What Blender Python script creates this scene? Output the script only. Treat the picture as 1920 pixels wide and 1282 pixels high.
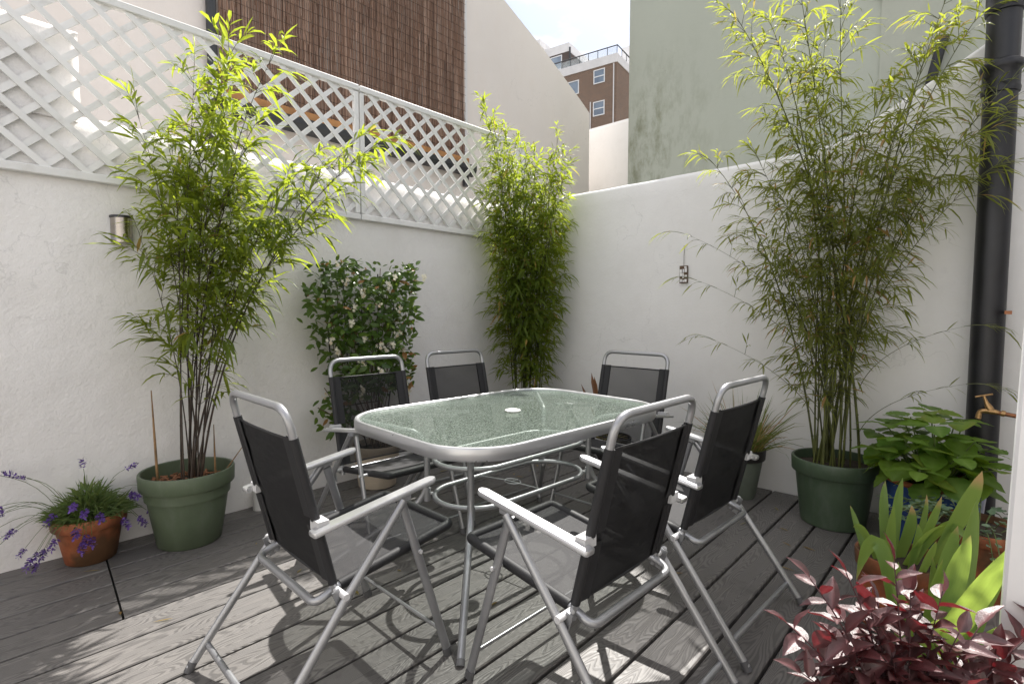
import bpy, math, random
from math import radians as R, sin, cos, pi
from mathutils import Vector as V, Matrix, noise

for o in list(bpy.data.objects):
    bpy.data.objects.remove(o)
sc = bpy.context.scene
COL = sc.collection

# ------------------------------------------------------------------ camera
cd = bpy.data.cameras.new('camera')
cam = bpy.data.objects.new('camera', cd)
COL.objects.link(cam)
cam.location = (0, 0, 1.2)
cam.rotation_euler = (R(90 - 3.438), 0, R(42.769 - 90))
cd.sensor_width = 36
cd.lens = 36 * 982 / 1920
cd.clip_start = 0.05
cd.clip_end = 2000
sc.camera = cam

# ------------------------------------------------------------------ world, sun, exposure
SUN = V((.69, .30, 1.0)).normalized()
world = bpy.data.worlds.new('World')
sc.world = world
world.use_nodes = True
nt = world.node_tree
nt.nodes.clear()
wo = nt.nodes.new('ShaderNodeOutputWorld')
bg = nt.nodes.new('ShaderNodeBackground')
sky = nt.nodes.new('ShaderNodeTexSky')
sky.sky_type = 'NISHITA'
sky.sun_disc = False
sky.sun_elevation = math.asin(SUN.z)
sky.sun_rotation = math.atan2(SUN.x, SUN.y)
sky.dust_density = 1.5
tc = nt.nodes.new('ShaderNodeTexCoord')
sep = nt.nodes.new('ShaderNodeSeparateXYZ')
nt.links.new(tc.outputs['Generated'], sep.inputs[0])
mx = nt.nodes.new('ShaderNodeMath'); mx.operation = 'MAXIMUM'; mx.inputs[1].default_value = .12
nt.links.new(sep.outputs['Z'], mx.inputs[0])
dv = nt.nodes.new('ShaderNodeVectorMath'); dv.operation = 'DIVIDE'
nt.links.new(tc.outputs['Generated'], dv.inputs[0])
nt.links.new(mx.outputs[0], dv.inputs[1])
cn = nt.nodes.new('ShaderNodeTexNoise')
cn.inputs['Scale'].default_value = 1.1
cn.inputs['Detail'].default_value = 7
cn.inputs['Roughness'].default_value = .55
cm = nt.nodes.new('ShaderNodeMapping'); cm.inputs['Location'].default_value = (6.2, 1.3, 0)
nt.links.new(dv.outputs[0], cm.inputs['Vector'])
nt.links.new(cm.outputs[0], cn.inputs['Vector'])
cr = nt.nodes.new('ShaderNodeValToRGB')
cr.color_ramp.elements[0].position = .40
cr.color_ramp.elements[0].color = (.03, .03, .03, 1)
cr.color_ramp.elements[1].position = .56
cr.color_ramp.elements[1].color = (.95, .95, .95, 1)
nt.links.new(cn.outputs[0], cr.inputs[0])
mix = nt.nodes.new('ShaderNodeMix'); mix.data_type = 'RGBA'
nt.links.new(cr.outputs[0], mix.inputs[0])
nt.links.new(sky.outputs[0], mix.inputs[6])
mix.inputs[7].default_value = (11.2, 10.8, 10.7, 1)
nt.links.new(mix.outputs[2], bg.inputs[0])
bg.inputs[1].default_value = .09
nt.links.new(bg.outputs[0], wo.inputs[0])

sd = bpy.data.lights.new('sun', 'SUN')
sd.energy = 5.0
sd.angle = R(.55)
sd.color = (1, .965, .91)
sun = bpy.data.objects.new('sun', sd)
COL.objects.link(sun)
sun.rotation_euler = SUN.to_track_quat('Z', 'Y').to_euler()
sun.location = (6, 4, 12)

sc.view_settings.view_transform = 'Standard'
sc.view_settings.look = 'None'
sc.view_settings.gamma = 1
sc.view_settings.use_curve_mapping = False
sc.view_settings.exposure = .88
sc.render.engine = 'CYCLES'
cy = sc.cycles
cy.use_denoising = True
cy.max_bounces = 12
cy.diffuse_bounces = 5
cy.glossy_bounces = 4
cy.transmission_bounces = 6
cy.transparent_max_bounces = 16
cy.caustics_reflective = False
cy.caustics_refractive = False
cy.sample_clamp_indirect = 6

rnd = random.Random(7)
U = rnd.uniform

# ------------------------------------------------------------------ materials
class NT:
    def __init__(s, name):
        s.m = bpy.data.materials.new(name)
        s.m.use_nodes = True
        s.t = s.m.node_tree
        s.b = s.t.nodes['Principled BSDF']
        s.out = s.t.nodes['Material Output']
    def n(s, typ, **kw):
        x = s.t.nodes.new(typ)
        for k, v in kw.items():
            setattr(x, k, v)
        return x
    def l(s, a, b):
        s.t.links.new(a, b)
    def math(s, op, a, b=None, c=None):
        x = s.n('ShaderNodeMath', operation=op)
        for i, v in enumerate((a, b, c)):
            if v is None: continue
            if isinstance(v, (int, float)): x.inputs[i].default_value = v
            else: s.l(v, x.inputs[i])
        return x.outputs[0]
    def co(s, kind='Object'):
        return s.n('ShaderNodeTexCoord').outputs[kind]
    def mapping(s, vec, scale=(1, 1, 1), loc=(0, 0, 0)):
        x = s.n('ShaderNodeMapping')
        x.inputs['Scale'].default_value = scale
        x.inputs['Location'].default_value = loc
        s.l(vec, x.inputs['Vector'])
        return x.outputs[0]
    def noise(s, vec, scale, detail=3, rough=.55):
        x = s.n('ShaderNodeTexNoise')
        x.inputs['Scale'].default_value = scale
        x.inputs['Detail'].default_value = detail
        x.inputs['Roughness'].default_value = rough
        s.l(vec, x.inputs['Vector'])
        return x.outputs[0]
    def ramp(s, fac, stops):
        x = s.n('ShaderNodeValToRGB')
        e = x.color_ramp.elements
        while len(e) < len(stops): e.new(.5)
        for i, (p, c) in enumerate(stops):
            e[i].position = p
            e[i].color = (*c, 1) if len(c) == 3 else c
        s.l(fac, x.inputs[0])
        return x.outputs[0]
    def mix(s, fac, a, b, mode='MIX'):
        x = s.n('ShaderNodeMix', data_type='RGBA', blend_type=mode)
        for i, v in ((0, fac), (6, a), (7, b)):
            if isinstance(v, (int, float)): x.inputs[i].default_value = v
            elif isinstance(v, tuple): x.inputs[i].default_value = (*v, 1) if len(v) == 3 else v
            else: s.l(v, x.inputs[i])
        return x.outputs[2]
    def bump(s, h, strength=.3, dist=.005):
        x = s.n('ShaderNodeBump')
        x.inputs['Strength'].default_value = strength
        x.inputs['Distance'].default_value = dist
        s.l(h, x.inputs['Height'])
        s.l(x.outputs[0], s.b.inputs['Normal'])
        return x.outputs[0]
    def set(s, **kw):
        for k, v in kw.items():
            k = k.replace('_', ' ')
            i = s.b.inputs[k]
            if isinstance(v, (int, float)): i.default_value = v
            elif isinstance(v, tuple): i.default_value = (*v, 1) if len(v) == 3 else v
            else: s.l(v, i)
        return s

def m_plain(name, col, rough=.5, metal=0., var=.12, nscale=30, bump=.1, coat=0.):
    k = NT(name)
    co = k.co()
    n = k.noise(co, nscale, 4)
    lo = tuple(c * (1 - var) for c in col); hi = tuple(min(1, c * (1 + var)) for c in col)
    k.set(Base_Color=k.ramp(n, [(.3, lo), (.7, hi)]), Metallic=metal, Coat_Weight=coat)
    k.set(Roughness=k.math('MULTIPLY_ADD', n, .25, rough - .12))
    if bump: k.bump(n, bump, .003)
    return k.m

def m_stucco(name, col, stain=.0, stain_col=(.25, .27, .2), bs=.35, streak=False, stain_box=None, fine=60):
    k = NT(name)
    co = k.co()
    big = k.noise(co, 1.3, 4)
    mid = k.noise(co, 7, 5, .6)
    fin = k.noise(co, fine, 4, .65)
    base = k.mix(big, tuple(c * .93 for c in col), tuple(min(1, c * 1.04) for c in col))
    base = k.mix(k.math('MULTIPLY', mid, .12), base, tuple(c * .8 for c in col))
    if stain:
        st = k.mapping(co, (2.6, 2.6, 1.15 if streak else 2.0))
        s1 = k.noise(st, 1.6, 9, .72)
        fac = k.ramp(s1, [(.46, (0, 0, 0)), (.66, (1, 1, 1))])
        fac = k.math('MULTIPLY', fac, stain)
        if stain_box:
            sp = k.n('ShaderNodeSeparateXYZ'); k.l(co, sp.inputs[0])
            for ax, a, b in stain_box:
                mr = k.n('ShaderNodeMapRange'); mr.interpolation_type = 'SMOOTHSTEP'
                mr.inputs[1].default_value = a; mr.inputs[2].default_value = b
                k.l(sp.outputs[ax], mr.inputs[0])
                fac = k.math('MULTIPLY', fac, mr.outputs[0])
        base = k.mix(fac, base, stain_col)
    pt = k.n('ShaderNodeTexVoronoi'); pt.inputs['Scale'].default_value = .9
    wv = k.n('ShaderNodeVectorMath', operation='ADD'); k.l(co, wv.inputs[0])
    nv = k.n('ShaderNodeTexNoise'); nv.inputs['Scale'].default_value = 2.5; nv.inputs['Detail'].default_value = 6; k.l(co, nv.inputs['Vector'])
    k.l(nv.outputs['Color'], wv.inputs[1]); k.l(wv.outputs[0], pt.inputs['Vector'])
    sc_ = k.n('ShaderNodeSeparateColor'); k.l(pt.outputs['Color'], sc_.inputs[0])
    base = k.mix(k.math('MULTIPLY', sc_.outputs[0], .10), base, tuple(c * .72 for c in col))
    ck = k.n('ShaderNodeTexVoronoi'); ck.feature = 'DISTANCE_TO_EDGE'; ck.inputs['Scale'].default_value = 1.7; k.l(wv.outputs[0], ck.inputs['Vector'])
    crack = k.ramp(ck.outputs['Distance'], [(.0, (1, 1, 1)), (.006, (0, 0, 0))])
    crack = k.math('MULTIPLY', crack, k.ramp(big, [(.5, (0, 0, 0)), (.6, (1, 1, 1))]))
    base = k.mix(k.math('MULTIPLY', crack, .28), base, tuple(c * .45 for c in col))
    k.set(Base_Color=base, Roughness=.85)
    k.b.inputs['Specular IOR Level'].default_value = .25
    h = k.math('ADD', k.math('MULTIPLY', mid, .8), k.math('MULTIPLY', fin, .25))
    k.bump(h, bs, .02)
    return k.m

def m_leaf(name, c0, c1, dry=(.35, .22, .07), trans=(.25, .38, .04), tw=.45, rough=.42, spec=.35, vein=None):
    """c0/c1 mixed by tint.r, dried by tint.g; thin leaf that lets light through"""
    k = NT(name)
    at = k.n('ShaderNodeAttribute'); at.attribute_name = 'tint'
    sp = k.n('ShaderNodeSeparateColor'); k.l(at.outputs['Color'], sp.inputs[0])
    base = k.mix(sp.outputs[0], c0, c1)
    if vein == 'stripe':
        w_ = k.math('PINGPONG', k.math('MULTIPLY', sp.outputs[2], 9.), .5)
        base = k.mix(k.math('MULTIPLY', w_, .5), base, tuple(x * .62 for x in c0))
    elif vein:
        base = k.mix(k.math('MULTIPLY', sp.outputs[2], .75), base, vein)
    blot = k.noise(k.co(), 30 if vein else 18, 4, .6)
    base = k.mix(k.math('MULTIPLY', blot, .3), base, tuple(x * .6 for x in c0))
    base = k.mix(sp.outputs[1], base, dry)
    k.set(Base_Color=base, Roughness=rough)
    if vein and vein != 'stripe': k.bump(k.math('ADD', sp.outputs[2], blot), .3, .003)
    k.b.inputs['Specular IOR Level'].default_value = spec
    tr = k.n('ShaderNodeBsdfTranslucent')
    tcol = k.mix(sp.outputs[1], trans, tuple(min(1, d * 1.5) for d in dry))
    tcol = k.mix(k.math('MULTIPLY', sp.outputs[0], .45), tcol, tuple(min(1., t * 1.35) for t in trans))
    k.l(tcol, tr.inputs[0])
    ms = k.n('ShaderNodeMixShader'); ms.inputs[0].default_value = tw
    k.l(k.b.outputs[0], ms.inputs[1]); k.l(tr.outputs[0], ms.inputs[2])
    k.l(ms.outputs[0], k.out.inputs[0])
    return k.m

M = {}
M['white_wall'] = m_stucco('white_render', (.83, .812, .797), stain=.14, stain_col=(.56, .52, .48), bs=.65)
M['right_wall'] = m_stucco('smooth_white_render', (.83, .82, .81), stain=.10, stain_col=(.55, .52, .47), bs=.22)
M['cream'] = m_stucco('cream_render', (.80, .745, .70), stain=.12, stain_col=(.68, .58, .48), bs=.1, streak=True)
M['far_white'] = m_stucco('far_white_render', (.8, .79, .77), stain=.08, bs=.08)
M['green_render'] = m_stucco('pale_green_render', (.475, .505, .43), stain=.9, stain_col=(.20, .21, .13), bs=.12, streak=True,
                             stain_box=[(1, -1.5, -.25), (2, 4.7, 3.3)])
M['grey_green'] = m_stucco('grey_green_render', (.475, .495, .42), stain=.15, bs=.1)
M['house'] = m_stucco('house_render', (.8, .78, .74), bs=.1)
def m_lattice():
    k = NT('lattice_paint'); co = k.co(); oi = k.n('ShaderNodeObjectInfo').outputs['Random']
    n = k.noise(co, 11, 5, .65)
    c = k.mix(oi, (.70, .70, .685), (.78, .775, .765))
    c = k.mix(k.ramp(n, [(.55, (0, 0, 0)), (.75, (.45, .45, .45))]), c, (.50, .48, .44))
    k.set(Base_Color=c, Roughness=.55); k.bump(n, .15, .003); return k.m
M['lattice'] = m_lattice()
M['post'] = m_plain('white_gloss_paint', (.78, .78, .79), .35, var=.03, nscale=6, bump=.05)
M['alu'] = m_plain('silver_powder_coat', (.37, .375, .39), .36, .7, var=.06, nscale=9, bump=0)
M['arm'] = m_plain('satin_aluminium', (.60, .605, .62), .32, .8, var=.06, nscale=7, bump=0)
M['rim_alu'] = m_plain('silver_table_rim', (.56, .565, .58), .30, .7, var=.05, nscale=7, bump=0)
M['pin'] = m_plain('grey_white_plastic', (.55, .55, .56), .4, var=.05)
M['hem'] = m_plain('black_hem', (.014, .014, .016), .62, var=.2, nscale=400, bump=.2)
M['black_pipe'] = m_plain('black_pipe_paint', (.010, .010, .013), .42, var=.35, nscale=12, bump=.12)
M['foot'] = m_plain('grey_rubber', (.10, .10, .105), .6)
M['brass'] = m_plain('old_brass', (.42, .26, .12), .38, .85, var=.35, nscale=60, bump=.25)
M['copper'] = m_plain('dull_copper', (.28, .12, .06), .45, .7, var=.3, nscale=40, bump=.1)
M['steel'] = m_plain('brushed_steel', (.40, .365, .33), .24, 1., var=.06, nscale=8, bump=.0)
M['dark_plastic'] = m_plain('dark_plastic', (.03, .03, .035), .4)
M['pot_green'] = m_plain('green_plastic', (.092, .122, .074), .5, var=.10, nscale=9, bump=.05)
M['pot_dkgreen'] = m_plain('dark_green_plastic', (.032, .055, .032), .45, var=.12, nscale=9, bump=.05)
M['pot_grey'] = m_plain('grey_green_pot', (.12, .14, .11), .6, var=.12, nscale=12)
M['pot_black'] = m_plain('black_plastic_pot', (.018, .016, .015), .5)
M['pot_beige'] = m_plain('beige_pot', (.50, .42, .33), .7, var=.1, nscale=14)
M['stub'] = m_plain('white_painted_pipe', (.78, .77, .75), .5, var=.06, nscale=20)
M['timber'] = m_plain('orange_timber', (.46, .22, .075), .6, var=.3, nscale=7)
M['gutter'] = m_plain('dark_gutter', (.03, .032, .035), .45)
M['bark'] = m_plain('bark_chip', (.22, .095, .045), .8, var=.5, nscale=40, bump=.3)
M['soil'] = m_plain('dark_soil', (.035, .024, .016), .95, var=.5, nscale=60, bump=.8)
M['wire'] = m_plain('thin_wire', (.08, .055, .04), .5, .3)
M['cane_dark'] = m_plain('dark_bamboo_cane', (.055, .040, .030), .5, var=.5, nscale=14, bump=.1)
M['cane_green'] = m_plain('green_bamboo_cane', (.085, .095, .025), .45, var=.45, nscale=12, bump=.1)
M['cane_tan'] = m_plain('tan_bamboo_cane', (.24, .14, .06), .5, var=.4, nscale=16, bump=.1)
M['stem'] = m_plain('brown_stem', (.10, .06, .035), .6, var=.4)
M['stem_green'] = m_plain('green_stem', (.10, .14, .04), .6, var=.3)
M['stem_red'] = m_plain('dark_red_stem', (.06, .02, .025), .5, var=.4)
M['trellis'] = m_plain('dark_trellis', (.02, .018, .016), .6)
M['gravel'] = m_plain('ground_earth', (.16, .15, .13), .9, var=.3, nscale=3, bump=.4)

def m_pot(name, col, rough=.5):
    k = NT(name)
    co = k.co()
    n = k.noise(co, 6, 5, .6)
    c = k.ramp(n, [(.3, tuple(x * .88 for x in col)), (.7, tuple(x * 1.12 for x in col))])
    dust = k.ramp(k.noise(k.mapping(co, (9, 9, 3)), 1.6, 8, .7), [(.50, (0, 0, 0)), (.78, (1, 1, 1))])
    c = k.mix(k.math('MULTIPLY', dust, .35), c, tuple(x * .5 + .14 for x in col))
    scr = k.ramp(k.noise(k.mapping(co, (60, 60, 260)), 1., 3, .6), [(.66, (0, 0, 0)), (.72, (1, 1, 1))])
    c = k.mix(k.math('MULTIPLY', scr, .18), c, tuple(x * .4 for x in col))
    k.set(Base_Color=c, Roughness=k.math('MULTIPLY_ADD', dust, .3, rough - .05))
    k.bump(n, .06, .004)
    return k.m
M['pot_green'] = m_pot('sage_green_plastic', (.092, .120, .072))
M['pot_dkgreen'] = m_pot('dark_green_plastic_pot', (.056, .086, .050), .45)
def m_terracotta():
    k = NT('stained_terracotta')
    co = k.co()
    n = k.noise(co, 9, 6, .65); n2 = k.noise(co, 3.5, 4)
    c = k.ramp(n, [(.3, (.20, .055, .022)), (.5, (.33, .095, .035)), (.72, (.46, .17, .075))])
    dark = k.ramp(n2, [(.42, (0, 0, 0)), (.55, (1, 1, 1))])
    c = k.mix(k.math('MULTIPLY', dark, .85), c, (.055, .035, .014))
    k.set(Base_Color=c, Roughness=.65)
    k.bump(n, .3, .004)
    return k.m
M['terracotta'] = m_terracotta()

def m_blue():
    k = NT('blue_glaze')
    co = k.co()
    n = k.noise(co, 10, 4)
    k.set(Base_Color=k.ramp(n, [(.35, (.012, .035, .15)), (.65, (.03, .08, .26))]), Roughness=.18, Coat_Weight=.5)
    k.bump(n, .1, .004)
    return k.m
M['blue'] = m_blue()

def m_deck():
    k = NT('grey_composite_board')
    co = k.co()
    oi = k.n('ShaderNodeObjectInfo').outputs['Random']
    sp = k.n('ShaderNodeSeparateXYZ'); k.l(co, sp.inputs[0])
    cb = k.n('ShaderNodeCombineXYZ')
    k.l(k.math('MULTIPLY_ADD', oi, 37., k.math('MULTIPLY', sp.outputs[0], 1.15)), cb.inputs[0])
    k.l(k.math('MULTIPLY_ADD', sp.outputs[1], 7., k.math('MULTIPLY', oi, 91.)), cb.inputs[1])
    k.l(sp.outputs[2], cb.inputs[2])
    n = k.noise(cb.outputs[0], 1.0, 2.2, .5)
    v = k.math('MULTIPLY_ADD', n, 46., k.math('MULTIPLY', sp.outputs[1], 60.))
    wv = k.math('PINGPONG', v, .5)
    fiber = k.noise(k.mapping(co, (9, 160, 1)), 1.0, 3, .6)
    wv2 = k.math('MULTIPLY_ADD', fiber, .35, k.math('MULTIPLY', wv, 2.0))
    line = k.ramp(wv2, [(.42, (0, 0, 0)), (.82, (1, 1, 1))])
    blot = k.noise(co, 2.2, 5, .6)
    lo = k.mix(oi, (.072, .068, .066), (.094, .088, .085))
    hi = k.mix(oi, (.132, .123, .118), (.178, .167, .158))
    base = k.mix(line, lo, hi)
    base = k.mix(k.math('MULTIPLY', blot, .4), base, (.125, .117, .110))
    gp = k.n('ShaderNodeNewGeometry').outputs['Position']
    dirt = k.ramp(k.noise(gp, 3.1, 8, .72), [(.57, (0, 0, 0)), (.70, (1, 1, 1))])
    base = k.mix(k.math('MULTIPLY', dirt, .38), base, (.046, .043, .040))
    dust = k.ramp(k.noise(gp, 1.3, 6, .65), [(.45, (0, 0, 0)), (.72, (1, 1, 1))])
    base = k.mix(k.math('MULTIPLY', dust, .30), base, (.20, .185, .172))
    spl = k.ramp(k.noise(gp, 46, 3, .6), [(.66, (0, 0, 0)), (.72, (1, 1, 1))])
    base = k.mix(k.math('MULTIPLY', spl, .35), base, (.05, .046, .042))
    k.set(Base_Color=base)
    k.set(Roughness=k.math('MULTIPLY_ADD', dirt, .2, .50))
    k.b.inputs['Specular IOR Level'].default_value = .5
    k.bump(line, .35, .002)
    return k.m
M['deck'] = m_deck()
M['deck_under'] = m_plain('dark_void', (.012, .011, .010), .9)

def m_mesh(name, see, col, power):
    k = NT(name)
    co = k.co('UV')
    n = k.noise(co, 700, 2)
    k.set(Base_Color=k.ramp(n, [(.35, tuple(c * .7 for c in col)), (.65, tuple(c * 1.35 for c in col))]), Roughness=.7)
    k.b.inputs['Specular IOR Level'].default_value = .22
    tr = k.n('ShaderNodeBsdfTransparent')
    ms = k.n('ShaderNodeMixShader')
    wr = k.noise(k.mapping(co, (5, 14, 1)), 1., 3, .5)
    k.bump(wr, .5, .012)
    lw = k.n('ShaderNodeLayerWeight'); lw.inputs[0].default_value = .5      # a woven mesh closes up when seen aslant
    cs = k.math('SUBTRACT', 1., lw.outputs['Facing'])
    cs = k.math('POWER', cs, power)
    k.l(k.math('MULTIPLY', k.math('MULTIPLY_ADD', n, .3, .85), k.math('MULTIPLY', cs, see)), ms.inputs[0])
    k.l(k.b.outputs[0], ms.inputs[1]); k.l(tr.outputs[0], ms.inputs[2])
    k.l(ms.outputs[0], k.out.inputs[0])
    return k.m
M['mesh_back'] = m_mesh('black_mesh_fabric', .50, (.012, .012, .013), 3.5)
M['mesh_seat'] = m_mesh('sunlit_mesh_fabric', .30, (.052, .051, .053), .6)  # paler copy of the black mesh: sun sheen on the seats put into colour

def m_glass():
    k = NT('pebbled_glass')
    co = k.co()
    vo = k.n('ShaderNodeTexVoronoi'); vo.inputs['Scale'].default_value = 150
    k.l(co, vo.inputs['Vector'])
    n = k.noise(co, 230, 3, .7)
    spk = k.ramp(k.math('MULTIPLY_ADD', n, .8, k.math('MULTIPLY', vo.outputs['Distance'], .35)),
                 [(.38, (.15, .185, .16)), (.55, (.33, .395, .345)), (.70, (.72, .78, .72))])
    k.set(Base_Color=spk, Roughness=.15)
    bp = k.bump(k.math('ADD', vo.outputs['Distance'], n), .35, .002)
    tl = k.n('ShaderNodeBsdfTranslucent'); k.l(spk, tl.inputs[0])
    tr = k.n('ShaderNodeBsdfTransparent'); tr.inputs[0].default_value = (.95, .97, .955, 1)
    m1 = k.n('ShaderNodeMixShader'); m1.inputs[0].default_value = .35
    k.l(k.b.outputs[0], m1.inputs[1]); k.l(tl.outputs[0], m1.inputs[2])
    m2 = k.n('ShaderNodeMixShader')
    bf = k.n('ShaderNodeNewGeometry').outputs['Backfacing']          # the pebbled face scatters once, not again on the way out
    k.l(k.math('MAXIMUM', bf, k.math('MULTIPLY_ADD', n, -1.3, 1.03)), m2.inputs[0])
    k.l(m1.outputs[0], m2.inputs[1]); k.l(tr.outputs[0], m2.inputs[2])
    k.l(m2.outputs[0], k.out.inputs[0])
    return k.m
M['glass'] = m_glass()

def m_brick(name, c):
    k = NT(name)
    b = k.n('ShaderNodeTexBrick')
    b.inputs['Scale'].default_value = 1.0
    b.inputs['Brick Width'].default_value = .24; b.inputs['Row Height'].default_value = .082
    b.inputs['Mortar Size'].default_value = .012
    b.inputs['Color1'].default_value = (*c, 1)
    b.inputs['Color2'].default_value = (c[0] * 1.5, c[1] * 1.35, c[2] * 1.25, 1)
    b.inputs['Mortar'].default_value = (.3, .25, .21, 1)
    co = k.co('UV'); k.l(co, b.inputs['Vector'])
    n = k.noise(k.co(), .5, 5)
    k.set(Base_Color=k.mix(k.math('MULTIPLY', n, .5), b.outputs[0], (c[0] * .8, c[1] * .8, c[2] * .8)), Roughness=.9)
    return k.m
M['brick'] = m_brick('brown_brick', (.17, .112, .08))
M['win_frame'] = m_plain('white_window_frame', (.78, .79, .8), .4, var=.03)
M['fascia'] = m_plain('white_fascia', (.72, .71, .71), .6, var=.06, nscale=2)
M['dark_clad'] = m_plain('dark_brown_cladding', (.085, .06, .052), .7, var=.1, nscale=2)
def m_pane():
    k = NT('window_glass')
    n = k.noise(k.co(), .9, 2)
    k.set(Base_Color=k.ramp(n, [(.3, (.12, .16, .22)), (.7, (.26, .33, .42))]), Roughness=.06)
    return k.m
M['pane'] = m_pane()
def m_rail():
    k = NT('rail_glass')
    k.set(Base_Color=(.5, .56, .58), Roughness=.08)
    n = k.noise(k.co(), 2, 2)
    tr = k.n('ShaderNodeBsdfTransparent')
    ms = k.n('ShaderNodeMixShader')
    k.l(k.math('MULTIPLY_ADD', n, .2, .65), ms.inputs[0])
    k.l(k.b.outputs[0], ms.inputs[1]); k.l(tr.outputs[0], ms.inputs[2]); k.l(ms.outputs[0], k.out.inputs[0])
    return k.m
M['rail_glass'] = m_rail()

def m_twig():
    k = NT('willow_twig')
    at = k.n('ShaderNodeAttribute'); at.attribute_name = 'tint'
    sp = k.n('ShaderNodeSeparateColor'); k.l(at.outputs['Color'], sp.inputs[0])
    c = k.ramp(sp.outputs[0], [(0, (.15, .088, .064)), (.5, (.37, .235, .17)), (1, (.68, .50, .40))])
    k.set(Base_Color=c, Roughness=.75)
    return k.m
M['twig'] = m_twig()

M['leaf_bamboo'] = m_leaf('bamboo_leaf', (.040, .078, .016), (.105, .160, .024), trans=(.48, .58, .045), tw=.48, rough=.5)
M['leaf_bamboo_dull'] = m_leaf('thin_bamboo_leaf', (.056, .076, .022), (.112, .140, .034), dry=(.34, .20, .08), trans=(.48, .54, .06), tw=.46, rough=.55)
M['leaf_jasmine'] = m_leaf('jasmine_leaf', (.042, .088, .020), (.15, .235, .035), dry=(.35, .16, .06), trans=(.24, .36, .04), tw=.3, rough=.3)
M['leaf_hydrangea'] = m_leaf('hydrangea_leaf', (.070, .155, .022), (.165, .26, .026), trans=(.32, .48, .03), tw=.36, rough=.45, vein=(.22, .33, .08))
M['leaf_sedum'] = m_leaf('sedum_leaf', (.10, .17, .10), (.20, .28, .18), trans=(.2, .3, .15), tw=.2, rough=.5)
M['leaf_iris'] = m_leaf('iris_blade', (.13, .23, .07), (.23, .35, .10), dry=(.50, .32, .17), trans=(.42, .56, .09), tw=.42, rough=.42, vein='stripe')
M['leaf_red'] = m_leaf('maroon_leaf', (.048, .024, .025), (.085, .034, .038), dry=(.10, .05, .02), trans=(.42, .02, .03), tw=.13, rough=.40, spec=.8, vein=(.20, .085, .09))
M['leaf_lavender'] = m_leaf('lavender_leaf', (.075, .13, .04), (.13, .20, .07), trans=(.2, .32, .06), tw=.3, rough=.6)
M['leaf_grass'] = m_leaf('grass_blade', (.07, .12, .025), (.14, .19, .04), dry=(.38, .23, .10), trans=(.25, .32, .06), tw=.3)
M['leaf_brown'] = m_leaf('brown_leaf', (.10, .045, .03), (.24, .12, .06), trans=(.3, .12, .05), tw=.3)
M['petal_white'] = m_leaf('cream_petal', (.78, .74, .60), (.82, .80, .72), dry=(.55, .38, .2), trans=(.7, .66, .5), tw=.3)
M['petal_purple'] = m_leaf('purple_petal', (.14, .075, .34), (.26, .15, .52), dry=(.06, .04, .10), trans=(.3, .16, .6), tw=.25)

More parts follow.
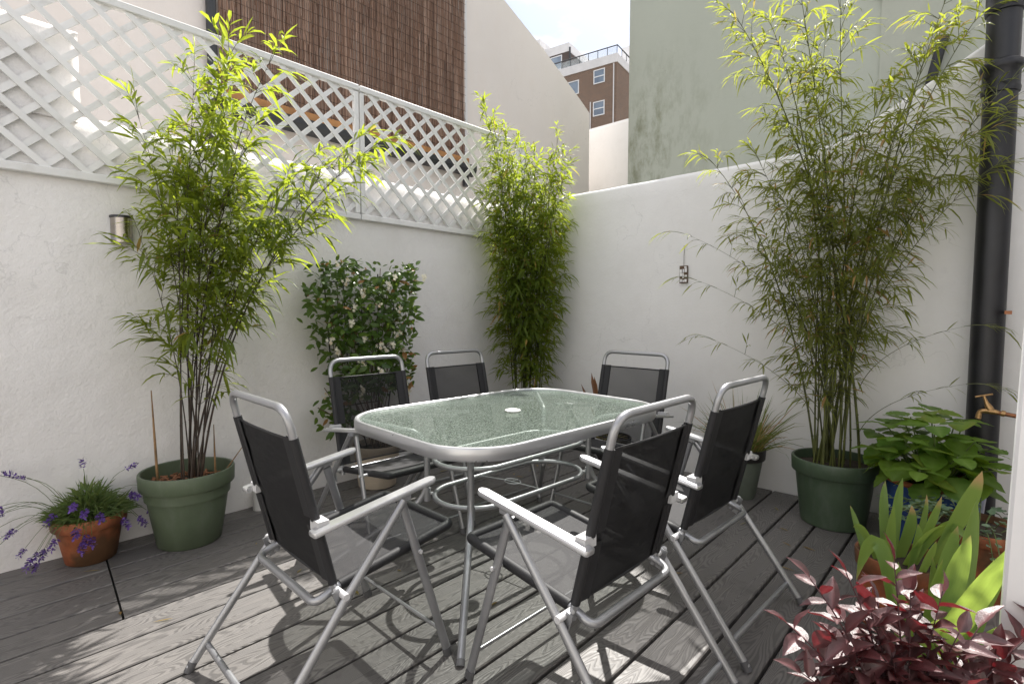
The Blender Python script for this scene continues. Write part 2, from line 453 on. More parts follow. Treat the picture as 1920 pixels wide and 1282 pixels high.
# ------------------------------------------------------------------ mesh building
class MB:
    def __init__(s):
        s.v = []; s.f = []; s.t = []; s.cur = (0, 0, 0, 1); s.uv = None
    def add(s, vs, fs):
        b = len(s.v)
        s.v += [tuple(p) for p in vs]
        s.t += [s.cur] * len(vs)
        s.f += [tuple(i + b for i in f) for f in fs]
    def box(s, c, d, M3=None):
        c = V(c); hx, hy, hz = d[0] / 2, d[1] / 2, d[2] / 2
        vs = [V((x, y, z)) for x in (-hx, hx) for y in (-hy, hy) for z in (-hz, hz)]
        if M3 is not None: vs = [M3 @ p for p in vs]
        s.add([c + p for p in vs], [(0, 1, 3, 2), (4, 6, 7, 5), (0, 4, 5, 1), (2, 3, 7, 6), (0, 2, 6, 4), (1, 5, 7, 3)])
    def bbox(s, c, d, bev=.003, M3=None):
        """box with chamfered edges along all sides (octagonal-ish profile swept along the longest axis)"""
        c = V(c); ax = max(range(3), key=lambda i: d[i])
        a, b = [i for i in range(3) if i != ax]
        ha, hb, hl = d[a] / 2, d[b] / 2, d[ax] / 2
        e = min(bev, ha * .45, hb * .45)
        prof = [(-ha + e, -hb), (ha - e, -hb), (ha, -hb + e), (ha, hb - e), (ha - e, hb), (-ha + e, hb), (-ha, hb - e), (-ha, -hb + e)]
        rings = []
        for L, k in ((-hl, 1 - e / max(ha, hb)), (-hl + e, 1), (hl - e, 1), (hl, 1 - e / max(ha, hb))):
            ring = []
            for p, q in prof:
                w = [0, 0, 0]; w[a] = p * k; w[b] = q * k; w[ax] = L
                w = V(w)
                ring.append(c + (M3 @ w if M3 is not None else w))
            rings.append(ring)
        s.loft(rings, cap=True)
    def loft(s, rings, cap=False, closed=True):
        n = len(rings[0]); vs = [p for r in rings for p in r]; fs = []
        m = n if closed else n - 1
        for i in range(len(rings) - 1):
            for j in range(m):
                k = (j + 1) % n
                fs.append((i * n + j, i * n + k, (i + 1) * n + k, (i + 1) * n + j))
        if cap:
            fs.append(tuple(reversed(range(n)))); fs.append(tuple((len(rings) - 1) * n + j for j in range(n)))
        s.add(vs, fs)
    def tube(s, pts, r, n=8, cap=True, sx=1., up=None):
        pts = [V(p) for p in pts]
        rs = r if isinstance(r, (list, tuple)) else [r] * len(pts)
        rings = []; nrm = None
        for i, p in enumerate(pts):
            if i == 0: t = pts[1] - p
            elif i == len(pts) - 1: t = p - pts[i - 1]
            else: t = (pts[i + 1] - p).normalized() + (p - pts[i - 1]).normalized()
            if t.length < 1e-9: t = V((0, 0, 1))
            t.normalize()
            if nrm is None:
                g = V(up) if up else (V((0, 0, 1)) if abs(t.z) < .9 else V((1, 0, 0)))
                nrm = (g - t * g.dot(t)).normalized()
            else:
                nrm = (nrm - t * nrm.dot(t)).normalized()
            bn = t.cross(nrm)
            rings.append([p + (nrm * cos(2 * pi * k / n) * sx + bn * sin(2 * pi * k / n)) * rs[i] for k in range(n)])
        s.loft(rings, cap=cap)
    def lathe(s, prof, c=(0, 0, 0), n=32):
        c = V(c)
        rings = [[c + V((r * cos(2 * pi * k / n), r * sin(2 * pi * k / n), z)) for k in range(n)] for r, z in prof]
        s.loft(rings)
    def disc(s, c, r, n=24):
        c = V(c)
        s.add([c] + [c + V((r * cos(2 * pi * k / n), r * sin(2 * pi * k / n), 0)) for k in range(n)],
              [(0, 1 + k, 1 + (k + 1) % n) for k in range(n)])
    def leaf(s, base, d, nrm, L, w, droop=.25, fold=.15, segs=2, shape=((.32, 1.), (.68, .72))):
        """pointed blade: midrib with two sides, drooping along its length"""
        d = d.normalized(); nrm = (nrm - d * nrm.dot(d))
        if nrm.length < 1e-4: nrm = d.orthogonal()
        nrm.normalize(); sd_ = d.cross(nrm)
        vs = [base]; 
        for t, k in shape:
            c = base + d * (L * t) + V((0, 0, -1)) * (droop * L * t * t)
            vs += [c + sd_ * (w * .5 * k) + nrm * (fold * w * k), c, c - sd_ * (w * .5 * k) + nrm * (fold * w * k)]
        tip = base + d * L * (1 - .12 * droop) + V((0, 0, -1)) * (droop * L)
        vs.append(tip)
        m = len(shape); fs = [(0, 2, 1), (0, 3, 2)]
        for i in range(m - 1):
            a = 1 + 3 * i
            fs += [(a, a + 1, a + 4, a + 3), (a + 1, a + 2, a + 5, a + 4)]
        a = 1 + 3 * (m - 1); e = len(vs) - 1
        fs += [(a, a + 1, e), (a + 1, a + 2, e)]
        s.add(vs, fs)
    def mesh(s, name, mat, smooth=None):
        me = bpy.data.meshes.new(name)
        me.from_pydata(s.v, [], s.f)
        if mat is not None: me.materials.append(mat)
        if any(t != (0, 0, 0, 1) for t in s.t):
            ca = me.color_attributes.new('tint', 'FLOAT_COLOR', 'POINT')
            ca.data.foreach_set('color', [x for t in s.t for x in t])
        if s.uv:
            ul = me.uv_layers.new(name='UVMap')
            for lp in me.loops:
                ul.data[lp.index].uv = s.uv(V(s.v[lp.vertex_index]))
        if smooth is not None:
            me.polygons.foreach_set('use_smooth', [True] * len(me.polygons))
            if smooth < 180: me.set_sharp_from_angle(angle=R(smooth))
        me.update()
        return me
    def build(s, name, mat, parent=None, smooth=None, **props):
        return link(name, s.mesh(name, mat, smooth), parent, **props)

def link(name, me, parent=None, **props):
    o = bpy.data.objects.new(name, me)
    COL.objects.link(o)
    if parent is not None: o.parent = parent
    for k, v in props.items(): o[k] = v
    return o

def thing(name, label, cat, loc=(0, 0, 0), rot=0, group=None, kind=None):
    o = bpy.data.objects.new(name, None)
    o.empty_display_size = .1
    COL.objects.link(o)
    o.location = loc; o.rotation_euler = (0, 0, rot)
    if label: o['label'] = label
    if cat: o['category'] = cat
    if group: o['group'] = group
    if kind: o['kind'] = kind
    return o

def copy_tree(o, parent=None):
    c = o.copy(); COL.objects.link(c); c.parent = parent
    for ch in list(o.children): copy_tree(ch, c)
    return c

def fillet(pts, r, n=5):
    pts = [V(p) for p in pts]; out = [pts[0]]
    for a, b, c in zip(pts, pts[1:], pts[2:]):
        u = (a - b).normalized(); w = (c - b).normalized()
        k = min(r, (a - b).length * .49, (c - b).length * .49)
        p, q = b + u * k, b + w * k
        for i in range(n + 1):
            t = i / n
            out.append(p * (1 - t) ** 2 + b * 2 * t * (1 - t) + q * t * t)
    out.append(pts[-1])
    return out

def ribbon(mb, path, prof_w, prof_h):
    pass

# ------------------------------------------------------------------ ground and deck
g = MB(); g.add([(-900, -900, -.16), (900, -900, -.16), (900, 900, -.16), (-900, 900, -.16)], [(0, 1, 2, 3)])
g.build('ground', M['gravel'], kind='structure')

deck = MB(); deck.box((.85, 1.15, -.075), (5.74, 4.34, .09))
deck = deck.build('deck', M['deck_under'], kind='structure')
PITCH = .1757
def board_mesh(L, s0=0., s1=0.):
    w = PITCH - .012; e = .004
    pr = [(-w / 2, -.027), (-w / 2, -e), (-w / 2 + e, 0), (w / 2 - e, 0), (w / 2, -e), (w / 2, -.027)]
    b = MB(); b.loft([[(x + sk * y, y, z) for y, z in pr] for x, sk in ((-L / 2, s0), (L / 2, s1))], cap=True)
    return b.mesh('deck_board', M['deck'])
LB = board_mesh(5.6)
for i in range(-2, 24):
    y1 = 3.335 - .0007 - PITCH * i
    yc = 3.16 + PITCH * .5 - PITCH * i + PITCH
    if yc > 3.31: continue
    if yc < -.95: break
    if yc > 2.44:
        xj = .421 + .0865 * (yc - 2.451)
        L0, L1 = xj - .004 + 1.95, 3.71 - xj - .004
        link('deck_board', board_mesh(L0, 0, .0865), deck).location = (xj - .004 - L0 / 2, yc, 0)
        link('deck_board', board_mesh(L1, .0865, 0), deck).location = (xj + .004 + L1 / 2, yc, 0)
    else:
        link('deck_board', LB, deck).location = (.905, yc, 0)

# ------------------------------------------------------------------ boundary walls
def lump(p, s=1., a=1.):
    return a * (noise.noise(V(p) * 2.1 * s) * .6 + noise.noise(V(p) * 6.3 * s + V((9, 4, 2))) * .3 + noise.noise(V(p) * 15 * s) * .12)

def left_wall():
    mb = MB()
    xs = []; x = -2.1
    while x < 4.0: xs.append(x); x += .06
    rings = []
    for x in xs:
        top = 2.175
        zs = [-.1 + (top - .15 + .1) * k / 34 for k in range(35)]
        ring = []
        for z in zs:
            fb = max(0, min(1, (1.31 - x) / .12)); fz = max(0, min(1, (1.9 - z) / 1.3))
            bump_ = .030 * fb * fb * (3 - 2 * fb) * fz * fz * (3 - 2 * fz)
            amp = .008 if x < 1.3 else .0035
            ring.append((x, 3.33 - bump_ + lump((x, 1, z), 1.6, amp), z))
        wob = lump((x, 5, 5), 1.2, .009)
        ring += [(x, 3.336, top - .105 + wob * .4), (x, 3.352, top - .060 + wob * .8), (x, 3.380, top - .025 + wob), (x, 3.425, top - .004 + wob), (x, 3.46, top + wob), (x, 3.52, top - .005 + wob), (x, 3.58, top - .03), (x, 3.6, top - .08), (x, 3.6, -.1)]
        rings.append(ring)
    mb.loft(rings, cap=True)
    return mb
o = left_wall().build('garden_wall', M['white_wall'], smooth=60)
mb = MB(); rings = []
for k in range(40):
    x = -2.1 + 2.6 * k / 39
    e_ = .035 if k in (0, 39) else 0
    if k == 38: x = .462
    w = lump((x, 5, 5), 1.2, .02)
    ring = [(x, 3.3325 + e_ + lump((x, 1, z), 1.6, .004), z) for z in [2.12 + .40 * q / 8 for q in range(9)]]
    ring += [(x, 3.345, 2.545 + w * .5), (x, 3.38, 2.565 + w), (x, 3.45, 2.57 + w), (x, 3.55, 2.56 + w), (x, 3.598 - e_, 2.52), (x, 3.598 - e_, 2.12)]
    rings.append(ring)
mb.loft(rings, cap=True); mb.build('pier', M['white_wall'], o, smooth=60)
o['label'] = 'long rough white rendered wall under the lattice'; o['category'] = 'wall'; o['kind'] = 'thing'

mb = MB(); rings = []
y = 3.33
ys = []
while y > -2.6: ys.append(y); y -= .08
for y in ys:
    top = 2.20 if y > .78 else 2.20 + (.78 - y) * .577
    if .70 < y < .86: top += .012
    zs = [-.1 + (top - .03 + .1) * k / 24 for k in range(25)]
    ring = [(3.73 + lump((3, y, z), 1.3, .0035), y, z) for z in zs]
    w = lump((2, y, 7), 1., .012)
    ring += [(3.735, y, top - .018 + w), (3.755, y, top + w), (3.85, y, top + .004 + w), (3.93, y, top - .02), (3.935, y, -.1)]
    rings.append(ring)
mb.loft(rings, cap=True)
o = mb.build('garden_wall', M['right_wall'], smooth=60)
o['label'] = 'smooth white wall whose top climbs towards the black drainpipe'; o['category'] = 'wall'; o['kind'] = 'thing'

# unseen house behind the camera, put in to bounce sunlight onto the walls
t = thing('house', 'unseen white house behind the viewer, added for bounce light', 'house', (-1.0, -1.2, 0))
mb = MB(); mb.box((1.5, -.5, 1.2), (6.6, .2, 2.7)); mb.build('wall', M['house'], t)
mb = MB(); mb.box((-1.9, 1.8, 1.2), (.2, 4.38, 2.7)); mb.build('wall', M['house'], t)

# ------------------------------------------------------------------ lattice panels
def clip_line(x0, z0, dx, dz, X0, X1, Z0, Z1):
    t0, t1 = -1e9, 1e9
    for p, d, a, b in ((x0, dx, X0, X1), (z0, dz, Z0, Z1)):
        ta, tb = (a - p) / d, (b - p) / d
        if ta > tb: ta, tb = tb, ta
        t0, t1 = max(t0, ta), min(t1, tb)
    return (t0, t1) if t1 - t0 > .03 else None

def lattice(X0, X1, label):
    Z0, Z1 = 1.835, 2.745
    t = thing('lattice_panel', label, 'trellis', (X0, 3.31, Z0), group='white lattice panels along the wall')
    W_, H_ = X1 - X0, Z1 - Z0
    p = .1555
    for d, yo, off in ((-1, -.007, .06), (1, .0035, .015)):
        k = -1
        c = -H_ - .2
        while c < W_ + H_ + .2:
            x0 = c + off
            r_ = clip_line(x0, 0 if d > 0 else H_, 1, d * .93, .012, W_ - .012, .012, H_ - .012)
            if r_:
                a, b = r_
                zz = 0 if d > 0 else H_
                pa = V((x0 + a + U(-.002, .002), yo, zz + d * .93 * a)); pb = V((x0 + b + U(-.002, .002), yo, zz + d * .93 * b))
                dr = (pb - pa).normalized(); nn = V((0, -1, 0)); sd_ = dr.cross(nn)
                m = MB()
                hw = .0150 + U(-.0006, .0006)
                vs = []
                for q in (pa, pb):
                    for sx, ny in ((-1, 0), (-1, 1), (1, 1), (1, 0)):
                        vs.append(q + sd_ * hw * sx * (1 if ny == 0 else .93) + nn * (.0085 * ny))
                m.add(vs, [(0, 1, 5, 4), (1, 2, 6, 5), (2, 3, 7, 6), (3, 0, 4, 7), (3, 2, 1, 0), (4, 5, 6, 7)])
                m.build('slat', M['lattice'], t)
            c += p
    for nm, c, d in (('rail', (W_ / 2, -.004, .018), (W_, .036, .040)), ('rail', (W_ / 2, -.004, H_ - .018), (W_, .044, .040)),
                     ('stile', (.0175, -.003, H_ / 2), (.033, .034, H_ - .082)), ('stile', (W_ - .0175, -.003, H_ / 2), (.033, .034, H_ - .082))):
        m = MB(); m.bbox(c, d, .004); m.build(nm, M['lattice'], t)
lattice(-1.70, .148, 'white diamond lattice panel nearest the viewer by the tall wall pier')
lattice(.152, 2.003, 'white diamond lattice panel behind the dark stemmed bamboo')
lattice(2.010, 3.748, 'white diamond lattice panel ending at the corner bamboo')

# ------------------------------------------------------------------ neighbour's cream building
t = thing('cream_building', 'cream rendered building with sloping gable and brown twig screen', 'building', (0, 5.0, 0))
mb = MB()
pr = [(-2.6, -.15), (7.26, -.15), (7.26, 4.40), (7.03, 4.525), (6.09, 4.985), (5.25, 5.335), (4.95, 5.45), (-2.6, 5.45)]
mb.loft([[(x, y, z) for x, z in pr] for y in (0, 3.2)], cap=True)
mb.build('wall', M['cream'], t)
mb = MB(); mb.box((3.05, -.035, 3.045), (2.98, .07, .10)); mb.build('fascia_board', M['timber'], t)
mb = MB()
pf = [(-.07, 2.985), (-.19, 2.985), (-.19, 2.93), (-.165, 2.875), (-.10, 2.86), (-.07, 2.88)]
mb.loft([[(x, y, z) for y, z in pf] for x in (1.5, 4.56)], cap=True); mb.build('gutter', M['gutter'], t)
mb = MB(); mb.tube([(1.625, -.06, -.1), (1.625, -.06, 5.4)], .042, 10); mb.build('downpipe', M['gutter'], t, smooth=60)
mb = MB(); mb.tube([(4.50, -.05, 2.75), (4.50, -.05, 2.98)], .04, 10); mb.build('downpipe', M['gutter'], t, smooth=60)
mb = MB(); mb.box((4.53, -.012, 4.2), (.055, .024, 2.3)); mb.build('batten', M['fascia'], t)

ws = thing('twig_screen', 'brown twig screen bound with wire hung on the cream building', 'screen', (1.69, 4.935, 3.10))
mb = MB()
for layer in range(2):
    x = 0.
    while x < 2.79:
        z = U(-.02, .02)
        while z < 2.28:
            L = U(.45, 1.3)
            v = min(1, max(0, rnd.gauss(.45, .22) - .12 * layer)); mb.cur = (v, 0, 0, 1)
            lean = U(-.012, .012)
            yy = .018 * layer + U(-.006, .006)
            r_ = U(.0028, .0048)
            a = V((x + U(-.003, .003), yy, z)); b = V((x + lean, yy + U(-.006, .006), min(2.30, z + L)))
            mb.tube([a, b], [r_, r_ * .75], 3, cap=False)
            z += L * U(.9, 1.0) + (U(.0, .03) if rnd.random() < .3 else -.03)
        x += U(.006, .0105) if rnd.random() > .025 else U(.013, .022)
mb.build('twigs', M['twig'], ws, kind='stuff')
z = .06
while z < 2.25:
    mb = MB()
    for dz in (0,):
        pts = [(x_ * .31, -.0135, z + noise.noise(V((x_ * .9, z * 3, 1))) * .012) for x_ in range(10)]
        mb.tube(pts, .0024, 4)
    mb.build('binding_wire', M['wire'], ws)
    z += .098

# ------------------------------------------------------------------ far walls and the pale green building
mb = MB()
mb.loft([[(x, 3.0, z), (x, 9.5, z)] for x, z in ((8.0, -.15), (8.0, 4.40), (8.02, 4.45), (8.25, 4.46), (8.27, -.15))], closed=False)
o = mb.build('yard_wall', M['far_white']); o['label'] = 'plain white wall in the gap below the brick flats'; o['category'] = 'wall'; o['kind'] = 'thing'

tp = lambda y: 5.45 + max(0, min(.85, (-.65 - y) * 1.7))  # unseen roofline, stepped up to shape the shade edge on the deck
t = thing('green_building', 'tall pale green rendered building with damp stains above the white wall', 'building', (6.0, 3.548, 0))
mb = MB()
rings = []
for y in [0, -.006, -.03] + [-.3 * k for k in range(1, 37)]:
    f = 0 if y < -.02 else (.012 if y < 0 else .03)
    rings.append([(f + lump((1, y, z * .5), .6, .004) if abs(y) > .02 else f, y, z) for z in [-.15 + (tp(y) + .15) * k / 20 for k in range(21)]] + [(6, y, tp(y)), (6, y, -.15)])
mb.loft(rings, cap=True)
mb.build('wall', M['green_render'], t, smooth=50)
mb = MB(); mb.loft([[(x, y, z) for y, z in ((-2.655, 2.4), (-8.6, 2.4), (-8.6, 5.35), (-2.65, 5.35))] for x in (.02, -.016)], cap=True)
mb.build('render_panel', M['grey_green'], t)
mb = MB(); mb.loft([[(x, y, z) for y, z in ((-2.61, 4.07), (-3.0, 4.36), (-3.0, 4.59), (-2.61, 4.27))] for x in (.0, -.065)], cap=True)
mb.build('ledge', M['cream'], t)
mb = MB(); mb.tube(fillet([(-.09, -2.92, 2.57), (-.09, -3.09, 3.42), (-.04, -3.116, 3.55)], .06), .039, 10)
mb.build('vent_pipe', M['black_pipe'], t, smooth=60)

# ------------------------------------------------------------------ brick flats in the distance
A0 = V((34.65, 21.45, 0)); e1 = V((-.147, .989, 0)); n1 = V((-.989, -.147, 0)); n2 = -e1
t = thing('brick_flats', 'brown brick block of flats with white parapet and roof terrace', 'building', A0, 0)
def P3(u, off, z): return e1 * u + n1 * off + V((0, 0, z))      # u along the face, off towards the viewer
def slab(mb, u0, u1, o0, o1, z0, z1):
    vs = [P3(u, o, z) for u in (u0, u1) for o in (o0, o1) for z in (z0, z1)]
    mb.add(vs, [(0, 1, 3, 2), (4, 6, 7, 5), (0, 4, 5, 1), (2, 3, 7, 6), (0, 2, 6, 4), (1, 5, 7, 3)])
mb = MB(); slab(mb, 0, 14, -9, 0, -.15, 19.58)
mb.uv = lambda p: ((p.dot(e1) + p.dot(n1)), p.z)
mb.build('wall', M['brick'], t)
mb = MB(); slab(mb, -.06, 14, -9, .06, 19.585, 20.22); mb.build('parapet', M['fascia'], t)
def flat_window(u0, u1, z0, z1, off=0., split=.5):
    f = .07
    m = MB()
    slab(m, u0, u1, off - .02, off + .05, z0, z0 + f); slab(m, u0, u1, off - .02, off + .05, z1 - f, z1)
    slab(m, u0, u0 + f, off - .02, off + .05, z0 + f, z1 - f); slab(m, u1 - f, u1, off - .02, off + .05, z0 + f, z1 - f)
    zm = z0 + (z1 - z0) * split
    slab(m, u0 + f, u1 - f, off - .02, off + .04, zm - f / 2, zm + f / 2)
    w = m.build('window', M['win_frame'], t)
    for a, b in ((z0 + f, zm - f / 2), (zm + f / 2, z1 - f)):
        m = MB(); slab(m, u0 + f, u1 - f, off - .01, off + .012, a, b); m.build('pane', M['pane'], w)
flat_window(.95, 1.88, 18.36, 19.40)
flat_window(.95, 1.90, 15.97, 17.05)
flat_window(3.12, 4.25, 17.99, 19.04, split=.97)
flat_window(.95, 1.90, 13.4, 14.5)
for u in (.215, 2.10):
    mb = MB(); mb.tube([P3(u, .08, 12), P3(u, .08, 19.5 if u < 1 else 17.1)], .045, 6); mb.build('downpipe', M['fascia'], t)
mb = MB(); slab(mb, 5.66, 12, -9, -3, 20.2, 23.06); mb.build('penthouse_wall', M['dark_clad'], t)
mb = MB(); slab(mb, 5.60, 12, -9.2, -2.95, 23.065, 23.77); mb.build('penthouse_fascia', M['fascia'], t)
mb = MB(); slab(mb, 2.8, 5.3, -9, -5.2, 20.2, 22.9); mb.build('penthouse_end', M['fascia'], t)
flat_window(6.3, 7.6, 21.75, 22.93, -3., .97)
mb = MB(); slab(mb, 11.35, 18, -14, -7.5, 20.2, 26.7); mb.build('stair_tower', M['cream'], t)
mb = MB(); slab(mb, 11.05, 18, -14.4, -7.2, 26.705, 27.3); mb.build('stair_tower_roof', M['fascia'], t)
mb = MB(); slab(mb, -4, 3.4, -14, -9, 18, 25.1); mb.build('far_wing', M['fascia'], t)
for k in range(8):
    mb = MB(); a = P3(.02 + k * .78, -.05, 20.2); mb.tube([a, a + V((0, 0, .62))], .025, 6); mb.build('railing_post', M['gutter'], t)
for k in range(1, 4):
    mb = MB(); a = P3(.02, -.05 - k * .9, 20.2); mb.tube([a, a + V((0, 0, .62))], .025, 6); mb.build('railing_post', M['gutter'], t)
mb = MB(); mb.tube([P3(5.6, -.05, 20.82), P3(.0, -.05, 20.82), P3(.0, -3.6, 20.82)], .05, 6); mb.build('handrail', M['gutter'], t)
mb = MB(); slab(mb, .05, 5.5, -.06, -.04, 20.24, 20.72); mb.build('railing_glass', M['rail_glass'], t)
mb = MB(); mb.tube([P3(5.5, -2.9, 20.2), P3(5.5, -2.9, 23.3)], .08, 6); mb.build('downpipe', M['gutter'], t)

# ------------------------------------------------------------------ black drainpipe, tap, wall lamp, small pipe, mirror hanging, door post
t = thing('drainpipe', 'thick black drainpipe with ribbed collars beside the white post', 'pipe', (3.615, .033, 0))
mb = MB(); mb.tube([(0, 0, -.05), (0, 0, 4.6)], .0665, 20); mb.build('pipe', M['black_pipe'], t, smooth=60)
for z0, z1 in ((2.27, 2.43), (2.66, 2.90)):
    mb = MB()
    mb.lathe([(.067, z0), (.074, z0 + .002), (.077, z0 + .02), (.075, z0 + .03), (.073, z0 + .035), (.073, z1 - .055), (.083, z1 - .045), (.086, z1 - .03), (.083, z1 - .012), (.067, z1)], n=24)
    mb.build('collar', M['black_pipe'], t, smooth=50)
mb = MB(); mb.tube([(.06, .0, 2.34), (.125, 0, 2.34)], .012, 6); mb.build('bracket', M['black_pipe'], t)

t = thing('garden_tap', 'old brass garden tap with T handle in front of the black drainpipe', 'tap', (3.5, .0, .70))
t.scale = (.88, .88, .88)
mb = MB(); mb.tube([(0, .005, 0), (0, -.04, -.004), (0, -.16, -.02)], [.013, .012, .012], 10); mb.build('supply_pipe', M['copper'], t, smooth=60)
mb = MB(); mb.tube([(0, -.038, -.003), (0, -.055, -.006)], .017, 8); mb.build('nut', M['brass'], t)
mb = MB()
mb.tube([(0, -.03, -.002), (0, .0, .002), (0, .026, .004)], [.012, .017, .015], 10)
mb.tube(fillet([(0, .015, .002), (0, .050, .0), (0, .056, -.045)], .02), [.014] * 3 + [.0125] * 3 + [.012, .0145], 10)
mb.build('body', M['brass'], t, smooth=60)
mb = MB(); mb.tube([(0, .006, .01), (0, .018, .035), (0, .024, .048), (0, .036, .085)], [.019, .015, .010, .006], 8); mb.build('bonnet', M['brass'], t, smooth=50)
mb = MB(); mb.tube([(-.014, .072, .078), (.0, .037, .088), (.014, .0, .098)], .0055, 8); mb.build('handle', M['brass'], t, smooth=60)
mb = MB(); mb.tube([(.0, -.16, -.4), (.0, -.16, .9)], .009, 8); mb.build('riser', M['copper'], t, smooth=60)
mb = MB(); mb.box((.03, -.045, .557), (.03, .03, .02)); mb.tube([(.04, -.045, .557), (.23, -.05, .557)], .007, 6); mb.build('bracket', M['copper'], t)

t = thing('wall_lamp', 'half round steel wall lamp with dark lid on the rough white wall', 'lamp', (.636, 3.325, 1.545))
def halfcyl(mb, r, d, z0, z1, n=14, y0=0):
    pts = [(r * cos(pi * k / n), y0 - d * sin(pi * k / n)) for k in range(n + 1)]
    mb.loft([[(x, y, z) for x, y in pts] for z in (z0, z1)], cap=True)
mb = MB(); halfcyl(mb, .047, .058, .026, .125); mb.build('shade', M['steel'], t, smooth=50)
mb = MB(); halfcyl(mb, .046, .056, .014, .0255); mb.build('lower_band', M['alu'], t, smooth=50)
mb = MB(); halfcyl(mb, .0475, .059, 0, .0138); mb.build('base_ring', M['steel'], t, smooth=50)
mb = MB(); halfcyl(mb, .050, .063, .1255, .137); mb.build('lid', M['dark_plastic'], t, smooth=50)

t = thing('pipe_stub', 'short white painted pipe stub at the wall foot beside green pot', 'pipe', (1.245, 3.235, 0))
mb = MB(); mb.lathe([(.0, .135), (.036, .135), (.041, .130), (.041, .118), (.038, .115), (.038, 0)], n=18); mb.build('stub', M['stub'], t, smooth=40)

t = thing('mirror_hanging', 'small mirror mosaic hanging on a wire from the smooth wall', 'ornament', (3.715, 1.71, 1.405))
t.scale = (1, .84, 1)
mb = MB(); mb.box((0, 0, .06), (.008, .074, .128)); mb.build('backing', M['stem'], t)
def mirror():
    k = NT('mirror_chip'); n = k.noise(k.co(), 9, 2)
    k.set(Base_Color=k.ramp(n, [(.4, (.75, .74, .76)), (.6, (.92, .90, .90))]), Metallic=.1, Roughness=.3); return k.m  # near-white base colour stands in for bright sky mirrored in the tiles
M['mirror'] = mirror()
for cx, cz, w, h in ((.024, .085, .018, .025), (0, .087, .014, .024), (-.022, .09, .02, .028), (.022, .058, .02, .026), (.002, .052, .012, .038), (-.022, .048, .022, .016), (.022, .016, .02, .022), (-.02, .015, .02, .02), (.0, .012, .012, .016), (-.018, .112, .02, .012)):
    mb = MB(); mb.box((-.006, cx, cz), (.004, w, h)); mb.build('mirror_tile', M['mirror'], t)
mb = MB(); mb.tube([(0, 0, .12), (.002, .002, .2), (.0, -.003, .265)], .002, 5); mb.build('hanging_wire', M['wire'], t)
mb = MB(); mb.tube([(.012, -.003, .262), (-.008, -.003, .266)], .0035, 6); mb.build('nail', M['wire'], t)

t = thing('door_post', 'white painted door post along the side nearest the viewer', 'post', (1.65, -.113, 0))
mb = MB()
lean = .018
for z0, z1 in ((-.1, 3.6),):
    vs = []
    rings = []
    for z in (-.1, 3.6):
        s_ = -lean * (z - 1.2)
        rings.append([(x, y + s_, z) for x, y in ((-.045, .066), (-.05, .06), (-.05, -.06), (.05, -.06), (.05, .06), (.045, .066))])
    mb.loft(rings, cap=True)
mb.build('post', M['post'], t)

# ------------------------------------------------------------------ table
t = thing('garden_table', 'silver framed rectangular garden table with pebbled glass top', 'table', (1.883, 1.737, 0), -.058)
def rrect(hx, hy, r, n=10):
    out = []
    for cx, cy, a0 in ((hx - r, hy - r, 0), (-hx + r, hy - r, pi / 2), (-hx + r, -hy + r, pi), (hx - r, -hy + r, 3 * pi / 2)):
        for k in range(n + 1):
            a = a0 + pi / 2 * k / n
            out.append((cx + r * cos(a), cy + r * sin(a)))
    return out
HX, HY, RC, ZT = .692, .497, .265, .710
mb = MB()
rings = []
for d, z in ((.024, ZT - .006), (.020, ZT), (.012, ZT + .003), (.004, ZT + .001), (0, ZT - .006), (0, ZT - .042), (.004, ZT - .050), (.026, ZT - .052), (.030, ZT - .046), (.030, ZT - .012)):
    rings.append([(x, y, z) for x, y in rrect(HX - d, HY - d, RC - d)])
rings.append(rings[0])
mb.loft(rings)
mb.build('rim', M['rim_alu'], t, smooth=45)
mb = MB()
out = rrect(HX - .022, HY - .022, RC - .022)
n = len(out); hole = [(.034 * cos(math.atan2(y, x)), .034 * sin(math.atan2(y, x))) for x, y in out]
rings = [[(x, y, z) for x, y in pts] for pts, z in ((hole, ZT - .0035), (out, ZT - .0035), (out, ZT - .0085), (hole, ZT - .0085), (hole, ZT - .0035))]
mb.loft(rings)
mb.build('tabletop', M['glass'], t)
mb = MB(); mb.lathe([(0, ZT + .004), (.030, ZT + .004), (.038, ZT + .001), (.039, ZT - .003), (.033, ZT - .0035), (.033, ZT - .03), (0, ZT - .03)], n=28)
mb.build('parasol_hole_cap', M['stub'], t, smooth=40)
for sx in (-1, 1):
    for sy in (-1, 1):
        mb = MB()
        pts = fillet([(sx * .60, sy * .405, ZT - .030), (sx * .43, sy * .185, ZT - .075), (sx * .40, sy * .16, .56), (sx * .40, sy * .16, .33), (sx * .725, sy * .495, .0)], .09, 6)
        mb.tube(pts, .0145, 12)
        lg = mb.build('leg', M['alu'], t, smooth=60)
        mb = MB(); a = V((sx * .400, sy * .16, .345)); mb.tube([(sx * .40, sy * .16, .375), (sx * .40, sy * .16, .315)], .0168, 12); mb.build('sleeve', M['alu'], lg, smooth=60)
        mb = MB(); mb.tube([V((sx * .714, sy * .484, .012)), V((sx * .7268, sy * .4968, -.001))], .0165, 10); mb.build('foot_cap', M['foot'], lg, smooth=60)
for z in (.52, .35):
    mb = MB(); pts = []
    hl, hw = .43, .185
    for k in range(48):
        a = 2 * pi * k / 48
        pts.append(V((hw * cos(a) + (hl - hw) * (1 if cos(a) > 1e-9 else (-1 if cos(a) < -1e-9 else 0)), hw * sin(a), z)))
    pts.append(pts[0]); 
    mb.tube(pts, .0115, 10, cap=False)
    rg = mb.build('oval_ring', M['alu'], t, smooth=60)
    for sx in (-1, 1):
        for sy in (-1, 1):
            mb = MB(); mb.tube([(sx * .372, sy * .128, z), (sx * .39, sy * .15, z)], .007, 8); mb.build('bolt', M['pin'], rg, smooth=60)
mb = MB()
